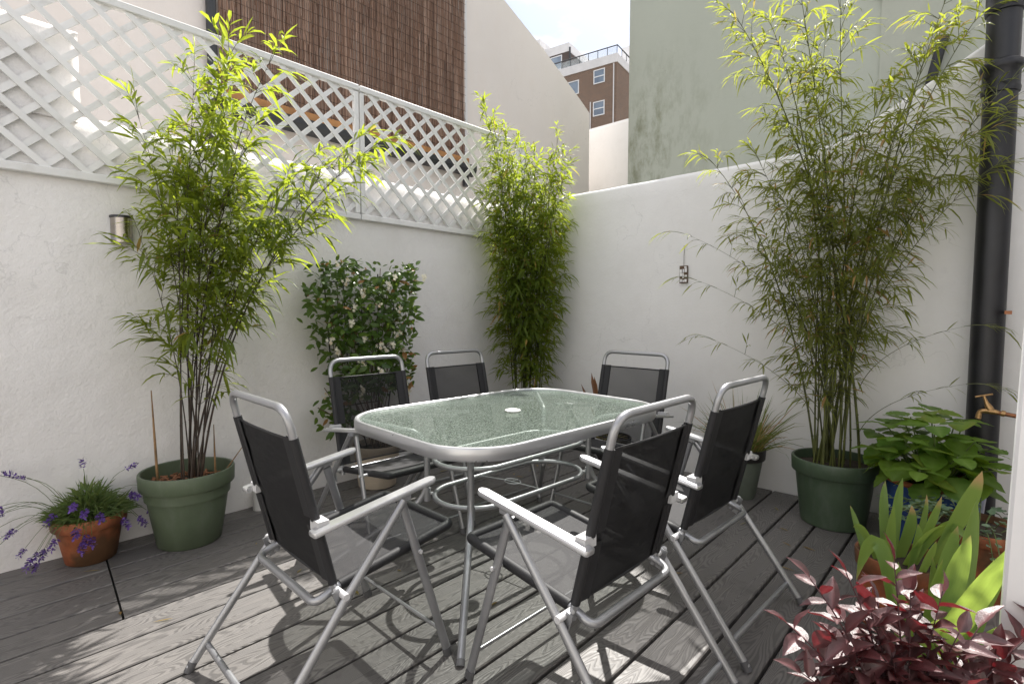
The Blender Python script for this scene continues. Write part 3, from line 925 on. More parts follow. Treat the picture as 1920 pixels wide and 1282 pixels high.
pts = fillet([(-.04, .19, .353), (-.02, .06, .353), (.035, .03, .353), (.035, -.04, .353), (-.03, -.05, .353), (-.035, .02, .353), (.0, .045, .354), (.03, -.18, .353)], .02, 4)
mb.tube([(-.06, .185, .352), (-.012, .045, .352), (.02, -.185, .352)], .003, 6)
mb.tube([(.0, .0, .352)] + [V((.035 * cos(a), .045 * sin(a), .352)) for a in [2 * pi * k / 16 for k in range(17)]], .003, 6)
mb.build('parasol_wire', M['alu'], t, smooth=60)

# ------------------------------------------------------------------ folding chairs
def make_chair():
    t = thing('folding_chair', 'x', 'chair', (0, 0, 0), 0, 'folding chairs around the glass table')
    wl, wa, wb, ws_ = .279, .263, .222, .215
    # back frame: an inverted U of tube
    bb = lambda s_: V((-.198, s_ * wb, .345)); bt = lambda s_: V((-.336, s_ * wb, .931))
    mb = MB(); mb.tube(fillet([bb(-1), bt(-1), bt(1), bb(1)], .062, 7), .0118, 10)
    mb.build('back_frame', M['alu'], t, smooth=60)
    def bk(z, y): # point on the back plane
        k = (z - .345) / (.931 - .345); return V((-.198 - .138 * k, y, z))
    # mesh panel of the backrest with thick side hems wrapped round the tube
    mb = MB(); nz, ny = 10, 12
    hemw = .03
    rows = []
    for i in range(nz + 1):
        z = .395 + (.842 - .395) * i / nz
        row = []
        for j in range(ny + 1):
            y = -wb + .012 + (2 * wb - .024) * j / ny
            q = bk(z, y)
            q.x -= .016 * (1 - (y / wb) ** 2) * (.6 + .4 * sin(pi * i / nz)) + .0025 * sin(i * 1.9 + j * .8)       # slight sag and puckering
            row.append(q)
        rows.append(row)
    mb.loft(rows, closed=False); mb.uv = lambda p: (p.y, p.z)
    br = mb.build('backrest', M['mesh_back'], t, smooth=180)
    for s_ in (-1, 1):
        for za, zb in ((.392, .572), (.600, .845)):
            mb = MB(); mb.tube([bk(za, s_ * wb), bk(zb, s_ * wb)], .0140, 10)
            qs = [bk(za, s_ * (wb - .006)), bk(za, s_ * (wb - .05)), bk(zb, s_ * (wb - .05)), bk(zb, s_ * (wb - .006))]
            for dx in (.004, -.006):
                mb.add([q + V((dx - (.005 if k in (1, 2) else 0), 0, 0)) for k, q in enumerate(qs)], [(0, 1, 2, 3)])
            mb.build('side_hem', M['hem'], br, smooth=60)
    for z in (.395, .838):
        mb = MB(); mb.tube([bk(z, y_) - V((.0096 * (1 - (y_ / wb) ** 2), 0, 0)) for y_ in (-wb + .01, -.1, 0, .1, wb - .01)], .0042, 6); mb.build('edge_hem', M['hem'], br, smooth=60)
    # seat
    sp_ = lambda a, s_: V((a, s_ * ws_, .372 + (a + .20) * (.436 - .372) / .44))
    mb = MB(); mb.tube(fillet([sp_(.10, -1), sp_(-.20, -1), V((-.262, -ws_ - .002, .345)), V((-.262, ws_ + .002, .345)), sp_(-.20, 1), sp_(.10, 1)], .055, 6), .0125, 10)
    mb.build('seat_frame', M['alu'], t, smooth=60)
    mb = MB(); rows = []
    for i in range(11):
        a = -.19 + .43 * i / 10
        rows.append([V((a, y, sp_(a, 1).z + .004 - .012 * (1 - (y / ws_) ** 2) * (1 - abs(i - 5) / 6))) for y in [-ws_ + 2 * ws_ * j / 10 for j in range(11)]])
    mb.loft(rows, closed=False); mb.uv = lambda p: (p.x, p.y)
    st = mb.build('seat', M['mesh_seat'], t, smooth=180)
    mb = MB(); mb.tube(fillet([sp_(-.185, -1), sp_(.243, -1), sp_(.243, 1), sp_(-.185, 1)], .02, 4), .0165, 10); mb.build('side_hem', M['hem'], st, smooth=60)
    # legs
    ap = lambda s_, o=0: V((.005, s_ * (wl + o), .600))
    for s_ in (-1, 1):
        mb = MB(); mb.tube([ap(s_), (-.203, s_ * wl, .344 + .008), (-.47, s_ * wl, .012)], .0115, 10, sx=1.25)
        lg = mb.build('leg', M['alu'], t, smooth=60)
        mb = MB(); mb.tube([(-.459, s_ * wl, .028), (-.4755, s_ * wl, .0)], .0145, 10); mb.build('foot_cap', M['foot'], lg, smooth=60)
        mb = MB(); mb.tube([(.012, s_ * (wl - .024), .590), (.186, s_ * (wl - .012), .012)], .0095, 10, sx=1.7, up=(1, 0, 0))
        lg = mb.build('leg', M['alu'], t, smooth=60)
        mb = MB(); mb.tube([(.180, s_ * (wl - .012), .03), (.189, s_ * (wl - .012), .0)], .0115, 10, sx=1.6, up=(1, 0, 0)); mb.build('foot_cap', M['foot'], lg, smooth=60)
        # armrest: flat bar with rounded nose
        a0 = V((-.290, s_ * wa, .574)); a1 = V((.138, s_ * wa, .636))
        ax = (a1 - a0).normalized(); up = V((0, 1, 0)).cross(ax) * -1
        if up.z < 0: up = -up
        sd_ = V((0, 1, 0)); L = (a1 - a0).length; hw = .0205
        out = [(0, -hw + .006), (.004, -hw), (L - .02, -hw), (L - .008, -hw * .78), (L, -hw * .35), (L, hw * .35), (L - .008, hw * .78), (L - .02, hw), (.004, hw), (0, hw - .006)]
        mb = MB()
        rings = []
        for k, h in ((.86, -.0075), (1, -.004), (1, .004), (.86, .0085)):
            rings.append([a0 + ax * (L / 2 + (x - L / 2) * (1 if k == 1 else .993)) + sd_ * (y * k) + up * h for x, y in out])
        mb.loft(rings, cap=True)
        ar = mb.build('armrest', M['arm'], t, smooth=35)
        mb = MB(); mb.box(bk(.586, s_ * (wb + .012)) + V((.004, 0, 0)), (.034, .05, .03)); mb.build('pivot_block', M['pin'], ar)
        mb = MB(); mb.box((.01, s_ * (wl - .014), .607), (.045, .03, .02)); mb.build('apex_bracket', M['alu'], ar)
        # pins joining back, seat and rear leg
        mb = MB(); mb.tube([(-.203, s_ * .215, .372), (-.203, s_ * (wl + .016), .372)], .0105, 10); mb.build('pivot_pin', M['pin'], t, smooth=50)
        mb = MB(); mb.box((-.210, s_ * (wl - .017), .350), (.022, .006, .075), Matrix.Rotation(R(-18), 3, 'Y')); mb.build('link_plate', M['alu'], t)
        mb = MB(); mb.tube([(.073, s_ * .22, .408), (.073, s_ * (wl - .004), .408)], .007, 8); mb.build('pivot_pin', M['pin'], t, smooth=50)
    mb = MB(); mb.tube([(-.415, -wl, .069), (-.415, wl, .069)], .010, 8, sx=1.2); mb.build('stretcher', M['alu'], t, smooth=60)
    mb = MB(); mb.tube([(.160, -wl + .012, .10), (.160, wl - .012, .10)], .0065, 8); mb.build('stretcher', M['alu'], t, smooth=60)
    return t
chair = make_chair()
poses = [((.964, 1.636), -1.53, 'black mesh folding chair at the table end nearest the lavender pot'),
         ((1.377, 1.028), 88.54, 'black mesh folding chair with sunlit seat in front of the table, nearest the viewer'),
         ((2.067, 1.023), 87.35, 'black mesh folding chair between the near chair and the grassy grey pot'),
         ((1.587, 2.265), -93.1, 'black mesh folding chair pushed in before the flowering jasmine'),
         ((2.232, 2.266), -94.05, 'black mesh folding chair against the wall between jasmine and corner bamboo'),
         ((2.613, 1.663), 180.1, 'black mesh folding chair at the far table end facing the smooth wall side')]
poses[5] = (poses[5][0], poses[5][1], 'black mesh folding chair at the far table end below the mirror hanging')
for i, ((x, y), a, lab) in enumerate(poses):
    c = chair if i == 0 else copy_tree(chair)
    c.location = (x, y, 0); c.rotation_euler = (0, 0, R(a)); c['label'] = lab

# ------------------------------------------------------------------ pots
def pot(parent, c, r1, h, r0, mat, rimh=.075, rimo=.014, soil=.045, soilmat='soil', n=40, name='pot'):
    """flower pot standing on the deck at c (local), rim radius r1, foot radius r0"""
    c = V(c)
    rb = r0 + (r1 - rimo - r0) * ((h - rimh) / h) ** .95
    mb = MB()
    mb.lathe([(0, .004), (r0 - .012, .004), (r0 - .008, 0), (r0, .006), (r0 + (rb - r0) * .5, (h - rimh) * .5), (rb, h - rimh + .004)], c, n)
    mb.lathe([(r1 - rimo - .012, h - soil - .05), (r1 - .016, h - .004)], c, n)
    p = mb.build(name, mat, parent, smooth=45)
    mb = MB()
    mb.lathe([(rb - .002, h - rimh + .008), (r1 - .006, h - rimh + .002), (r1 - .003, h - rimh + .006), (r1, h - .006), (r1 - .003, h), (r1 - .012, h), (r1 - .0155, h - .005), (r1 - .018, h - .06)], c, n)
    mb.build('rim', mat, p, smooth=45)
    mb = MB(); k = 14
    for ring in range(1):
        vs = [c + V((0, 0, h - soil + .012))]; fs = []
        for q in range(1, 5):
            for j in range(k):
                a = 2 * pi * j / k; rr_ = (r1 - .019) * q / 4
                vs.append(c + V((rr_ * cos(a), rr_ * sin(a), h - soil + (.012 * (1 - q / 4)) + U(-.005, .007))))
        for j in range(k): fs.append((0, 1 + j, 1 + (j + 1) % k))
        for q in range(3):
            for j in range(k):
                a_ = 1 + q * k + j; b_ = 1 + q * k + (j + 1) % k
                fs.append((a_, a_ + k, b_ + k, b_))
        mb.add(vs, fs)
    mb.build('soil', M[soilmat], parent, smooth=180)
    return p

# ------------------------------------------------------------------ bamboo
def bez(p0, p1, p2, p3, t):
    return p0 * (1 - t) ** 3 + p1 * 3 * t * (1 - t) ** 2 + p2 * 3 * t * t * (1 - t) + p3 * t ** 3

def bamboo(root, base, canes, leafmat, canemat, q):
    """canes: list of (dx, dy, tip(local), bare fraction, radius). q: dict of leaf settings"""
    rr_ = random.Random(q.get('seed', 1)); u = rr_.uniform
    for (dx, dy, tip, bare, rad) in canes:
        p0 = V((base[0] + dx, base[1] + dy, base[2])); tip = V(tip)
        H = tip.z - p0.z
        hz = V((tip.x - p0.x, tip.y - p0.y, 0))
        p1 = p0 + V((0, 0, H * .4)) + hz * .12 + V((u(-.03, .03), u(-.03, .03), 0))
        p2 = p0 + V((0, 0, H * .78)) + hz * .5 + V((u(-.05, .05), u(-.05, .05), 0))
        N = 14
        path = [bez(p0, p1, p2, tip, k / N) for k in range(N + 1)]
        mb = MB(); mb.tube(path, [rad * (1 - .78 * k / N) for k in range(N + 1)], 6)
        L = sum((a - b).length for a, b in zip(path, path[1:]))
        nn = int(L / .13)
        for k in range(1, nn):                                   # joints
            t = k / nn; p = bez(p0, p1, p2, tip, t); d = (bez(p0, p1, p2, tip, t + .01) - p).normalized()
            r_ = rad * (1 - .78 * t)
            if t < .8: mb.tube([p - d * .004, p, p + d * .004], [r_, r_ * 1.28, r_], 6, cap=False)
        ob = mb.build('cane', canemat, root, smooth=60)
        fol = MB(); tw = MB()
        def spray(p, d, ln, depth=0):
            """a twig with leaves fanned along it"""
            segs = 4; pts = [p]; dd = d.normalized()
            for s_ in range(segs):
                dd = (dd + V((u(-.12, .12), u(-.12, .12), -q['sag'] * (s_ + 1) / segs))).normalized()
                pts.append(pts[-1] + dd * ln / segs)
            tw.tube(pts, [.0018, .0015, .0012, .001, .0007], 3, cap=False)
            cnt = max(3, int(ln * q['dens']))
            for i in range(cnt):
                t = .25 + .75 * (i + 1) / cnt
                f = t * segs; k = min(segs - 1, int(f)); pp = pts[k].lerp(pts[k + 1], f - k)
                ax = (pts[k + 1] - pts[k]).normalized()
                rd = V((u(-1, 1), u(-1, 1), u(-.75, .55))).normalized()
                ld = (ax * u(.55, 1.15) + rd * u(.45, .95)).normalized()
                if i == cnt - 1: ld = (ax + V((0, 0, -.15))).normalized()
                hgt = min(1, max(0, (pp.z - q['z0']) / (q['z1'] - q['z0'])))  # leaves tinted paler with height: backlit glow of the crown put into colour
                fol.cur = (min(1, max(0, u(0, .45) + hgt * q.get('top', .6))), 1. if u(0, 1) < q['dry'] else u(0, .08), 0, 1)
                lw = q['len'] * u(.6, 1.2)
                fol.leaf(pp, ld, V((u(-.6, .6), u(-.6, .6), 1)), lw, lw * q['wid'] * u(.8, 1.15), q['droop'] * u(.2, 1.6), .12)
        step = q['step']; s_ = bare * L + u(0, step)
        while s_ < L * .985:
            t = s_ / L; p = bez(p0, p1, p2, tip, t); d = (bez(p0, p1, p2, tip, min(1, t + .02)) - p).normalized()
            for b in range(rr_.choice(q['per'])):
                az = u(0, 2 * pi); el = u(.1, .95)
                bd = (V((cos(az) * cos(el), sin(az) * cos(el), sin(el))) + d * .35 + hz.normalized() * u(0, .35) if hz.length > .01 else V((cos(az), sin(az), .7)))
                if 'away' in q: bd += V(q['away']) * u(0, .8)
                ln = u(*q['br']) * (1.05 - .62 * t) * (.55 + .45 * min(1, (t - bare) / .18))
                spray(p, bd, ln)
            s_ += step * u(.6, 1.4)
        for b in range(2): spray(tip, (tip - path[-2]).normalized() + V((u(-.3, .3), u(-.3, .3), 0)), .16)
        if fol.v:
            fol.build('foliage', leafmat, ob, kind='stuff')
        if tw.v: tw.build('twigs', canemat, ob, kind='stuff')

# left bamboo in the green pot
B1 = V((.823, 3.064, 0))
t = thing('potted_bamboo', 'bushy bamboo with dark canes in the sage green pot', 'potted plant', B1)
pot(t, (0, 0, 0), .218, .381, .146, M['pot_green'], .082, .013, .085)
mb = MB()
for k in range(170):
    a, r_ = U(0, 2 * pi), .185 * math.sqrt(U(0, 1))
    mb.box((r_ * cos(a), r_ * sin(a), .305 + U(0, .020)), (U(.018, .042), U(.008, .018), U(.003, .007)), Matrix.Rotation(U(0, 6), 3, 'Z') @ Matrix.Rotation(U(-.5, .5), 3, 'X') @ Matrix.Rotation(U(-.4, .4), 3, 'Y'))
mb.build('bark_chips', M['bark'], t, kind='stuff')
rel = lambda b, pts: [tuple(V(p) - b) for p in pts]
q1 = dict(seed=11, len=.115, wid=.145, dens=56, step=.080, per=(2, 2, 3), br=(.15, .40), sag=.24, droop=.4, dry=.012, z0=1.55, z1=2.45, top=1.0)
tips = [((1.02, 2.86, 2.46), .32), ((1.15, 2.72, 2.42), .36), ((.90, 3.0, 2.40), .42), ((1.50, 2.36, 2.02), .5), ((1.34, 2.52, 1.75), .45), ((.98, 2.92, 2.30), .40), ((1.06, 2.78, 2.05), .24), ((.70, 3.18, 2.15), .52),
        ((.80, 3.05, 1.95), .25), ((1.42, 2.45, 2.02), .42), ((1.28, 2.60, 1.95), .42), ((1.18, 2.70, 1.70), .36), ((.95, 2.80, 1.75), .24), ((1.08, 2.95, 1.85), .38), ((.68, 3.15, 1.55), .50), ((.93, 2.95, 2.10), .36)]
canes = []
for k, (p, bare) in enumerate(tips):
    a = U(0, 2 * pi); r_ = U(.01, .055)
    canes.append((.015 + r_ * cos(a), -.015 + r_ * sin(a), V(p) - B1, bare, U(.0036, .0062)))
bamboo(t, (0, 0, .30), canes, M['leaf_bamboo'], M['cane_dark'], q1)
for dx, dy, h, r_, ln in ((-.125, .035, .47, .0068, (-.012, .004)), (.115, -.05, .27, .0055, (.0, .0)), (.13, -.04, .16, .004, (.12, -.07))):
    mb = MB(); b = V((dx, dy, .29)); h += .04
    mb.tube([b, b + V((ln[0] * .5, ln[1] * .5, h * .5)), b + V((ln[0], ln[1], h))], [r_, r_ * .85, r_ * .35], 7); mb.build('shoot', M['cane_tan'], t, smooth=60)

# corner bamboo
B2 = V((3.34, 2.93, 0))
t = thing('potted_bamboo', 'dense yellow green bamboo in the wall corner', 'potted plant', B2)
pot(t, (0, 0, 0), .19, .33, .14, M['pot_black'], .06, .01, .05)
q2 = dict(seed=23, len=.095, wid=.16, dens=62, step=.075, per=(2, 3, 3), br=(.12, .30), sag=.3, droop=.35, dry=.035, z0=1.3, z1=2.4, top=1.0, away=(-.25, -.25, 0))
canes = []
for k in range(26):
    lat = U(-.36, .34); dep = U(-.24, .08)
    z = U(1.75, 2.35) if k > 7 else (2.80, 2.66, 2.58, 2.58, 2.40, 2.46, 2.42, 2.36)[k]
    if k < 5: lat = (-.34, -.26, .26, -.16, .30)[k]; dep = (-.05, 0, .0, .02, -.02)[k]
    if k in (5, 6, 7): lat = (-.05, -.12, .06)[k - 5]
    p = V((lat * .70 + dep * .7, -lat * .70 + dep * .7, z))
    p.x = min(p.x, .30); p.y = min(p.y, .33)
    canes.append((lat * .3 * .7 + U(-.04, .04), -lat * .3 * .7 + U(-.04, .04), p, U(.10, .28), U(.004, .0065)))
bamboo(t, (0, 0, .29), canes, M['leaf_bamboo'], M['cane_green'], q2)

# right bamboo
B3 = V((3.382, .642, 0))
t = thing('potted_bamboo', 'tall feathery bamboo in the dark green pot beside the drainpipe', 'potted plant', B3)
pot(t, (0, 0, 0), .217, .371, .161, M['pot_dkgreen'], .082, .013, .05)
q3 = dict(seed=37, len=.096, wid=.115, dens=60, step=.076, per=(2, 2, 3), br=(.14, .40), sag=.3, droop=.4, dry=.055, z0=1.5, z1=2.8, top=.8, away=(-.3, 0, 0))
tips = [((3.18, 1.17, 2.88), .5), ((3.22, .98, 2.75), .42), ((3.26, .86, 2.92), .42), ((3.32, .68, 2.80), .40), ((3.30, .75, 2.55), .38), ((3.46, .22, 2.85), .45), ((3.50, .14, 2.62), .45), ((3.47, .32, 2.50), .40),
        ((3.40, .50, 2.30), .32), ((3.10, 1.25, 2.05), .42), ((3.20, 1.02, 2.02), .34), ((3.25, .9, 1.80), .28), ((3.35, .6, 1.85), .26), ((3.45, .36, 1.95), .34), ((3.15, .95, 1.55), .26), ((3.30, .62, 1.50), .2),
        ((3.52, .05, 2.15), .5), ((3.53, .0, 2.30), .55), ((3.50, .10, 1.85), .5), ((3.22, .80, 1.65), .2), ((3.42, .45, 1.70), .25), ((3.38, .72, 2.05), .3), ((3.24, .95, 1.45), .2), ((3.34, .70, 1.72), .15), ((3.46, .40, 1.62), .3), ((3.28, .82, 2.15), .3), ((3.40, .42, 2.12), .32)]
canes = []
for k, (p, bare) in enumerate(tips):
    a = U(0, 2 * pi); r_ = .13 * math.sqrt(U(.02, 1))
    canes.append((r_ * cos(a) * .8, r_ * sin(a), V(p) - B3, bare, U(.0045, .0085)))
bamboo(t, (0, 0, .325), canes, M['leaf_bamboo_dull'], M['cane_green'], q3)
# long arching side sprays against the wall
q3b = dict(q3, seed=5, len=.085, step=.075, br=(.06, .18), per=(1, 1, 2), dens=30)
arch = [((3.12, .95, 1.30), (3.04, 1.40, 1.66)), ((3.15, .92, 1.15), (3.07, 1.33, 1.38)), ((3.2, .85, .85), (3.10, 1.22, 1.02)), ((3.40, .35, 1.05), (3.45, .12, 1.12)), ((3.42, .34, .80), (3.48, .10, .83))]
canes = [(p[0] - B3.x, p[1] - B3.y, V(e) - B3, .15, .0022) for p, e in arch]
for (dx, dy, tip, bare, rad), (p, e) in zip(canes, arch):
    bamboo(t, (0, 0, p[2] - .28), [(dx * .35, dy * .35, tip, .55, rad)], M['leaf_bamboo_dull'], M['cane_green'], q3b)

# ------------------------------------------------------------------ jasmine on its trellis
t = thing('potted_jasmine', 'flowering jasmine with starry cream flowers climbing the white wall', 'potted plant', (1.98, 3.10, 0))
pot(t, (0, 0, 0), .165, .29, .125, M['pot_beige'], .05, .008, .04)
for k in range(5):
    x = -.24 + .12 * k
    mb = MB(); mb.tube([(x * .35, .05, .25), (x, .15, .75), (x * 1.15, .17, 1.46)], .005, 6); mb.build('trellis_bar', M['trellis'], t)
for k in range(5):
    z = .55 + .21 * k; mb = MB(); w_ = .14 + .032 * k; mb.tube([(-w_, .145, z), (w_, .145, z)], .004, 6); mb.build('trellis_bar', M['trellis'], t)
LV = []
for k in range(5):
    m = MB(); m.cur = ((.02, 0, 0, 1), (.2, 0, 0, 1), (.45, 0, 0, 1), (.8, .0, 0, 1), (.5, .9, 0, 1))[k]
    m.leaf(V((0, 0, 0)), V((1, 0, 0)), V((0, 0, 1)), 1., .44, .12, .10, shape=((.22, .8), (.48, 1.), (.78, .62)))
    LV.append(m.mesh('leaf', M['leaf_jasmine'], 180))
def jas_pt():
    while True:
        z = U(.42, 1.53); x = U(-.48, .48); s_ = (z - .4) / 1.1
        xl = -.30 - .16 * min(1, max(0, (s_ - .45) / .2)) + .10 * max(0, (s_ - .85) / .15) - (.12 if U(0, 1) < .12 else 0)
        xr = .33 + .06 * s_
        if z < .62: xl, xr = -.40, -.14
        if z > 1.42 and -.05 < x < .18 and U(0, 1) < .8: continue
        edge = min((x - xl) / .12, (xr - x) / .12, 1)
        if edge < 0 or U(0, 1) > .35 + .65 * edge: continue
        y = .14 - U(.0, .22) * (.5 + .5 * edge)
        return V((x, y, z))
def put_leaf(meshes, weights, p, d, up, s_, parent, name='leaf'):
    o = link(name, rnd.choices(meshes, weights)[0], parent)
    d = d.normalized(); up = (up - d * up.dot(d)).normalized(); sd_ = up.cross(d)
    o.matrix_local = Matrix.Translation(p) @ Matrix(((d.x, sd_.x, up.x), (d.y, sd_.y, up.y), (d.z, sd_.z, up.z))).to_4x4() @ Matrix.Scale(s_, 4)
    return o
fol = MB()
front = []
for k in range(1700):
    p = jas_pt()
    d = V((U(-1, 1), U(-1, .3), U(-.55, .8))); up = V((U(-.5, .5), U(-1.1, -.1), U(.2, 1)))
    s_ = U(.042, .085)
    front.append((p.y, p, d, up, s_))
front.sort(key=lambda e: e[0])
for i, (_, p, d, up, s_) in enumerate(front):
    if i < 280: put_leaf(LV, (4, 5, 4, 2.2, .35), p, d, up, s_, t)
    else:
        fol.cur = (U(0, .4), 0 if U(0, 1) > .05 else .8, 0, 1)
        fol.leaf(p, d, up, s_, s_ * .42, .12, .1, shape=((.22, .8), (.48, 1.), (.78, .62)))
for k in range(26):
    x = U(-.4, .36); fol_ = None
fol.build('foliage', M['leaf_jasmine'], t, kind='stuff')
mb = MB()
for k in range(22):
    x = U(-.36, .34); zt = U(.9, 1.5)
    mb.tube([(U(-.06, .06), U(-.05, .05), .26), (x * .5 + U(-.05, .05), .06, .6), (x + U(-.05, .05), .08, .95), (x * 1.1, .05, zt)], .003, 4)
mb.tube([(-.1, 0, .35), (-.30, -.02, .58), (-.40, -.05, .72)], .003, 4); mb.tube([(-.05, 0, .35), (-.28, -.03, .5), (-.44, -.04, .60)], .003, 4)
mb.build('stems', M['stem'], t, kind='stuff')
FL = []
for k in range(3):
    m = MB()
    for j in range(8):
        c = V((U(-.02, .02), U(-.02, .02), U(-.006, .012))); a0 = U(0, 6); nr = V((U(-.4, .4), U(-.4, .4), 1)).normalized()
        e1_ = nr.orthogonal().normalized(); e2_ = nr.cross(e1_)
        m.cur = (U(0, 1), 0 if U(0, 1) > .15 else .7, 0, 1)
        for pz in range(5):
            a = a0 + pz * 2 * pi / 5; d = e1_ * cos(a) + e2_ * sin(a)
            m.leaf(c, d, nr, .013, .0065, .0, .05)
    FL.append(m.mesh('flower', M['petal_white']))
for k in range(30):
    p = jas_pt(); p.y = -.02 - U(.02, .09)
    put_leaf(FL, (1, 1, 1), p, V((1, U(-.3, .3), U(-.3, .3))), V((U(-.4, .4), -1, U(0, .7))), U(.85, 1.25), t, 'flower')

# ------------------------------------------------------------------ lavender in the terracotta pot
BL = V((.432, 3.185, 0))
t = thing('potted_lavender', 'purple flowering lavender in a stained terracotta pot', 'potted plant', BL)
pot(t, (0, 0, 0), .150, .225, .100, M['terracotta'], .055, .012, .03)
mb = MB(); st = MB()
for k in range(1300):
    a = U(0, 2 * pi); r_ = .15 * math.sqrt(U(0, 1)); b = V((r_ * cos(a) * .8, r_ * sin(a) * .8, .2 + U(0, .17) * (1 - r_ / .17)))
    d = V((cos(a) * r_ * 9 + U(-.6, .6), sin(a) * r_ * 9 + U(-.6, .6), U(.5, 1.3)))
    mb.cur = (U(0, 1), U(0, .15), 0, 1)
    mb.leaf(b, d, V((U(-1, 1), U(-1, 1), .5)), U(.05, .12), U(.006, .010), U(.1, .5), .1)
mb.build('foliage', M['leaf_lavender'], t, kind='stuff')
HD = []
for k in range(3):
    m = MB()
    for j in range(44):
        z = U(0, 1); a = U(0, 6.3); rr_ = .011 * (1 - .5 * abs(z - .4))
        m.cur = (U(0, 1), .9 if U(0, 1) < .2 else 0, 0, 1)
        m.leaf(V((rr_ * .3 * cos(a), rr_ * .3 * sin(a), z * .036)), V((cos(a), sin(a), U(.1, .9))), V((U(-.5, .5), U(-.5, .5), 1)), U(.007, .013), U(.005, .007), 0, .1)
    HD.append(m.mesh('flower_head', M['petal_purple']))
# (heads at world points around the pot)
heads = [(.06, 3.12, .33), (.10, 3.10, .36), (.09, 3.15, .30), (.135, 3.08, .355), (.14, 3.12, .33), (.05, 3.1, .235), (.08, 3.08, .20), (.10, 3.07, .195), (.12, 3.2, .48), (.19, 3.2, .46), (.22, 3.2, .44),
         (.19, 3.03, .18), (.23, 3.0, .165), (.21, 2.98, .15), (.225, 2.985, .125), (.255, 3.0, .17), (.29, 3.0, .20), (.36, 2.99, .23), (.39, 2.99, .19), (.375, 2.98, .165), (.41, 2.985, .175), (.44, 3.0, .27), (.39, 3.0, .30), (.36, 3.02, .33),
         (.53, 3.02, .215), (.59, 3.03, .20), (.56, 3.04, .32), (.63, 3.10, .33), (.66, 3.12, .24), (.68, 3.14, .23), (.645, 3.1, .20), (.61, 3.1, .18), (.42, 3.2, .44), (.58, 3.2, .40), (.30, 3.1, .28), (.17, 3.08, .26)]
for p in heads:
    p = V(p) - BL; b = V((p.x * .28, p.y * .25, .215)); mid = b.lerp(p, .5) + V((0, 0, .07 + .05 * abs(p.x)))
    d = (p - mid).normalized()
    mb = MB(); path = [bez(b, b.lerp(mid, .6) + V((0, 0, .03)), mid, p, k / 6) for k in range(7)]
    mb.tube(path, .0011, 4, cap=False); so = mb.build('stalk', M['stem_green'], t)
    o = link('flower_head', rnd.choice(HD), so)
    o.matrix_local = Matrix.Translation(p) @ d.to_track_quat('Z', 'Y').to_matrix().to_4x4() @ Matrix.Scale(U(1.05, 1.6), 4)

# ------------------------------------------------------------------ grass pot, small brown plant
BG = V((3.46, 1.18, 0))
t = thing('potted_grass', 'wispy green and tan grass in a grey green pot with black liner', 'potted plant', BG)
mb = MB(); mb.lathe([(0, 0), (.085, 0), (.090, .01), (.128, .245), (.124, .25), (0, .25)], n=28); mb.build('pot', M['pot_grey'], t, smooth=45)
mb = MB(); mb.lathe([(.122, .2505), (.140, .252), (.143, .258), (.147, .318), (.139, .322), (.134, .316), (.128, .27), (0, .275)], n=28); mb.build('liner', M['pot_black'], t, smooth=45)
mb = MB()
for k in range(330):
    a = U(0, 2 * pi); r_ = .09 * math.sqrt(U(0, 1)); b = V((r_ * cos(a), r_ * sin(a), .27)); az = a + U(-.6, .6)
    d = V((cos(az) * U(.1, .9), sin(az) * U(.1, .9), U(.7, 1.4))); L = U(.25, .60)
    mb.cur = (U(0, 1), .95 if U(0, 1) < .25 else U(0, .2), 0, 1)
    mb.leaf(b, d, V((U(-1, 1), U(-1, 1), .3)), L, U(.004, .008), U(.05, .7), .05, shape=((.25, 1), (.5, .9), (.75, .6)))
mb.build('blades', M['leaf_grass'], t, kind='stuff')

t = thing('potted_seedling', 'half dried brown tipped seedling pot behind the far chair', 'potted plant', (3.42, 2.15, 0))
pot(t, (0, 0, 0), .17, .24, .13, M['pot_black'], .05, .008, .03)
for p, w_ in (((.05, .30, .62), .02), ((.06, .18, .69), .035), ((.05, .20, .72), .03), ((.0, .12, .58), .03), ((.02, .02, .55), .025)):
    mb = MB(); mb.cur = (U(.2, 1), U(0, .4), 0, 1); b = V((U(-.03, .03), .05, .2)); d = V(p) - b
    mb.leaf(b, d, V((-1, 0, .3)), d.length, w_, .02, .1, shape=((.3, .6), (.6, .8), (.85, 1.))); mb.build('leaf', M['leaf_brown'], t)
mb = MB()
for k in range(60):
    a = U(0, 6.3); mb.cur = (U(0, 1), U(0, .7), 0, 1)
    mb.leaf(V((.1 * cos(a) * U(0, 1), .1 * sin(a) * U(0, 1), .21)), V((cos(a), sin(a), U(.2, 1.2))), V((0, 0, 1)), U(.05, .12), U(.01, .02), .3)
mb.build('foliage', M['leaf_grass'], t, kind='stuff')

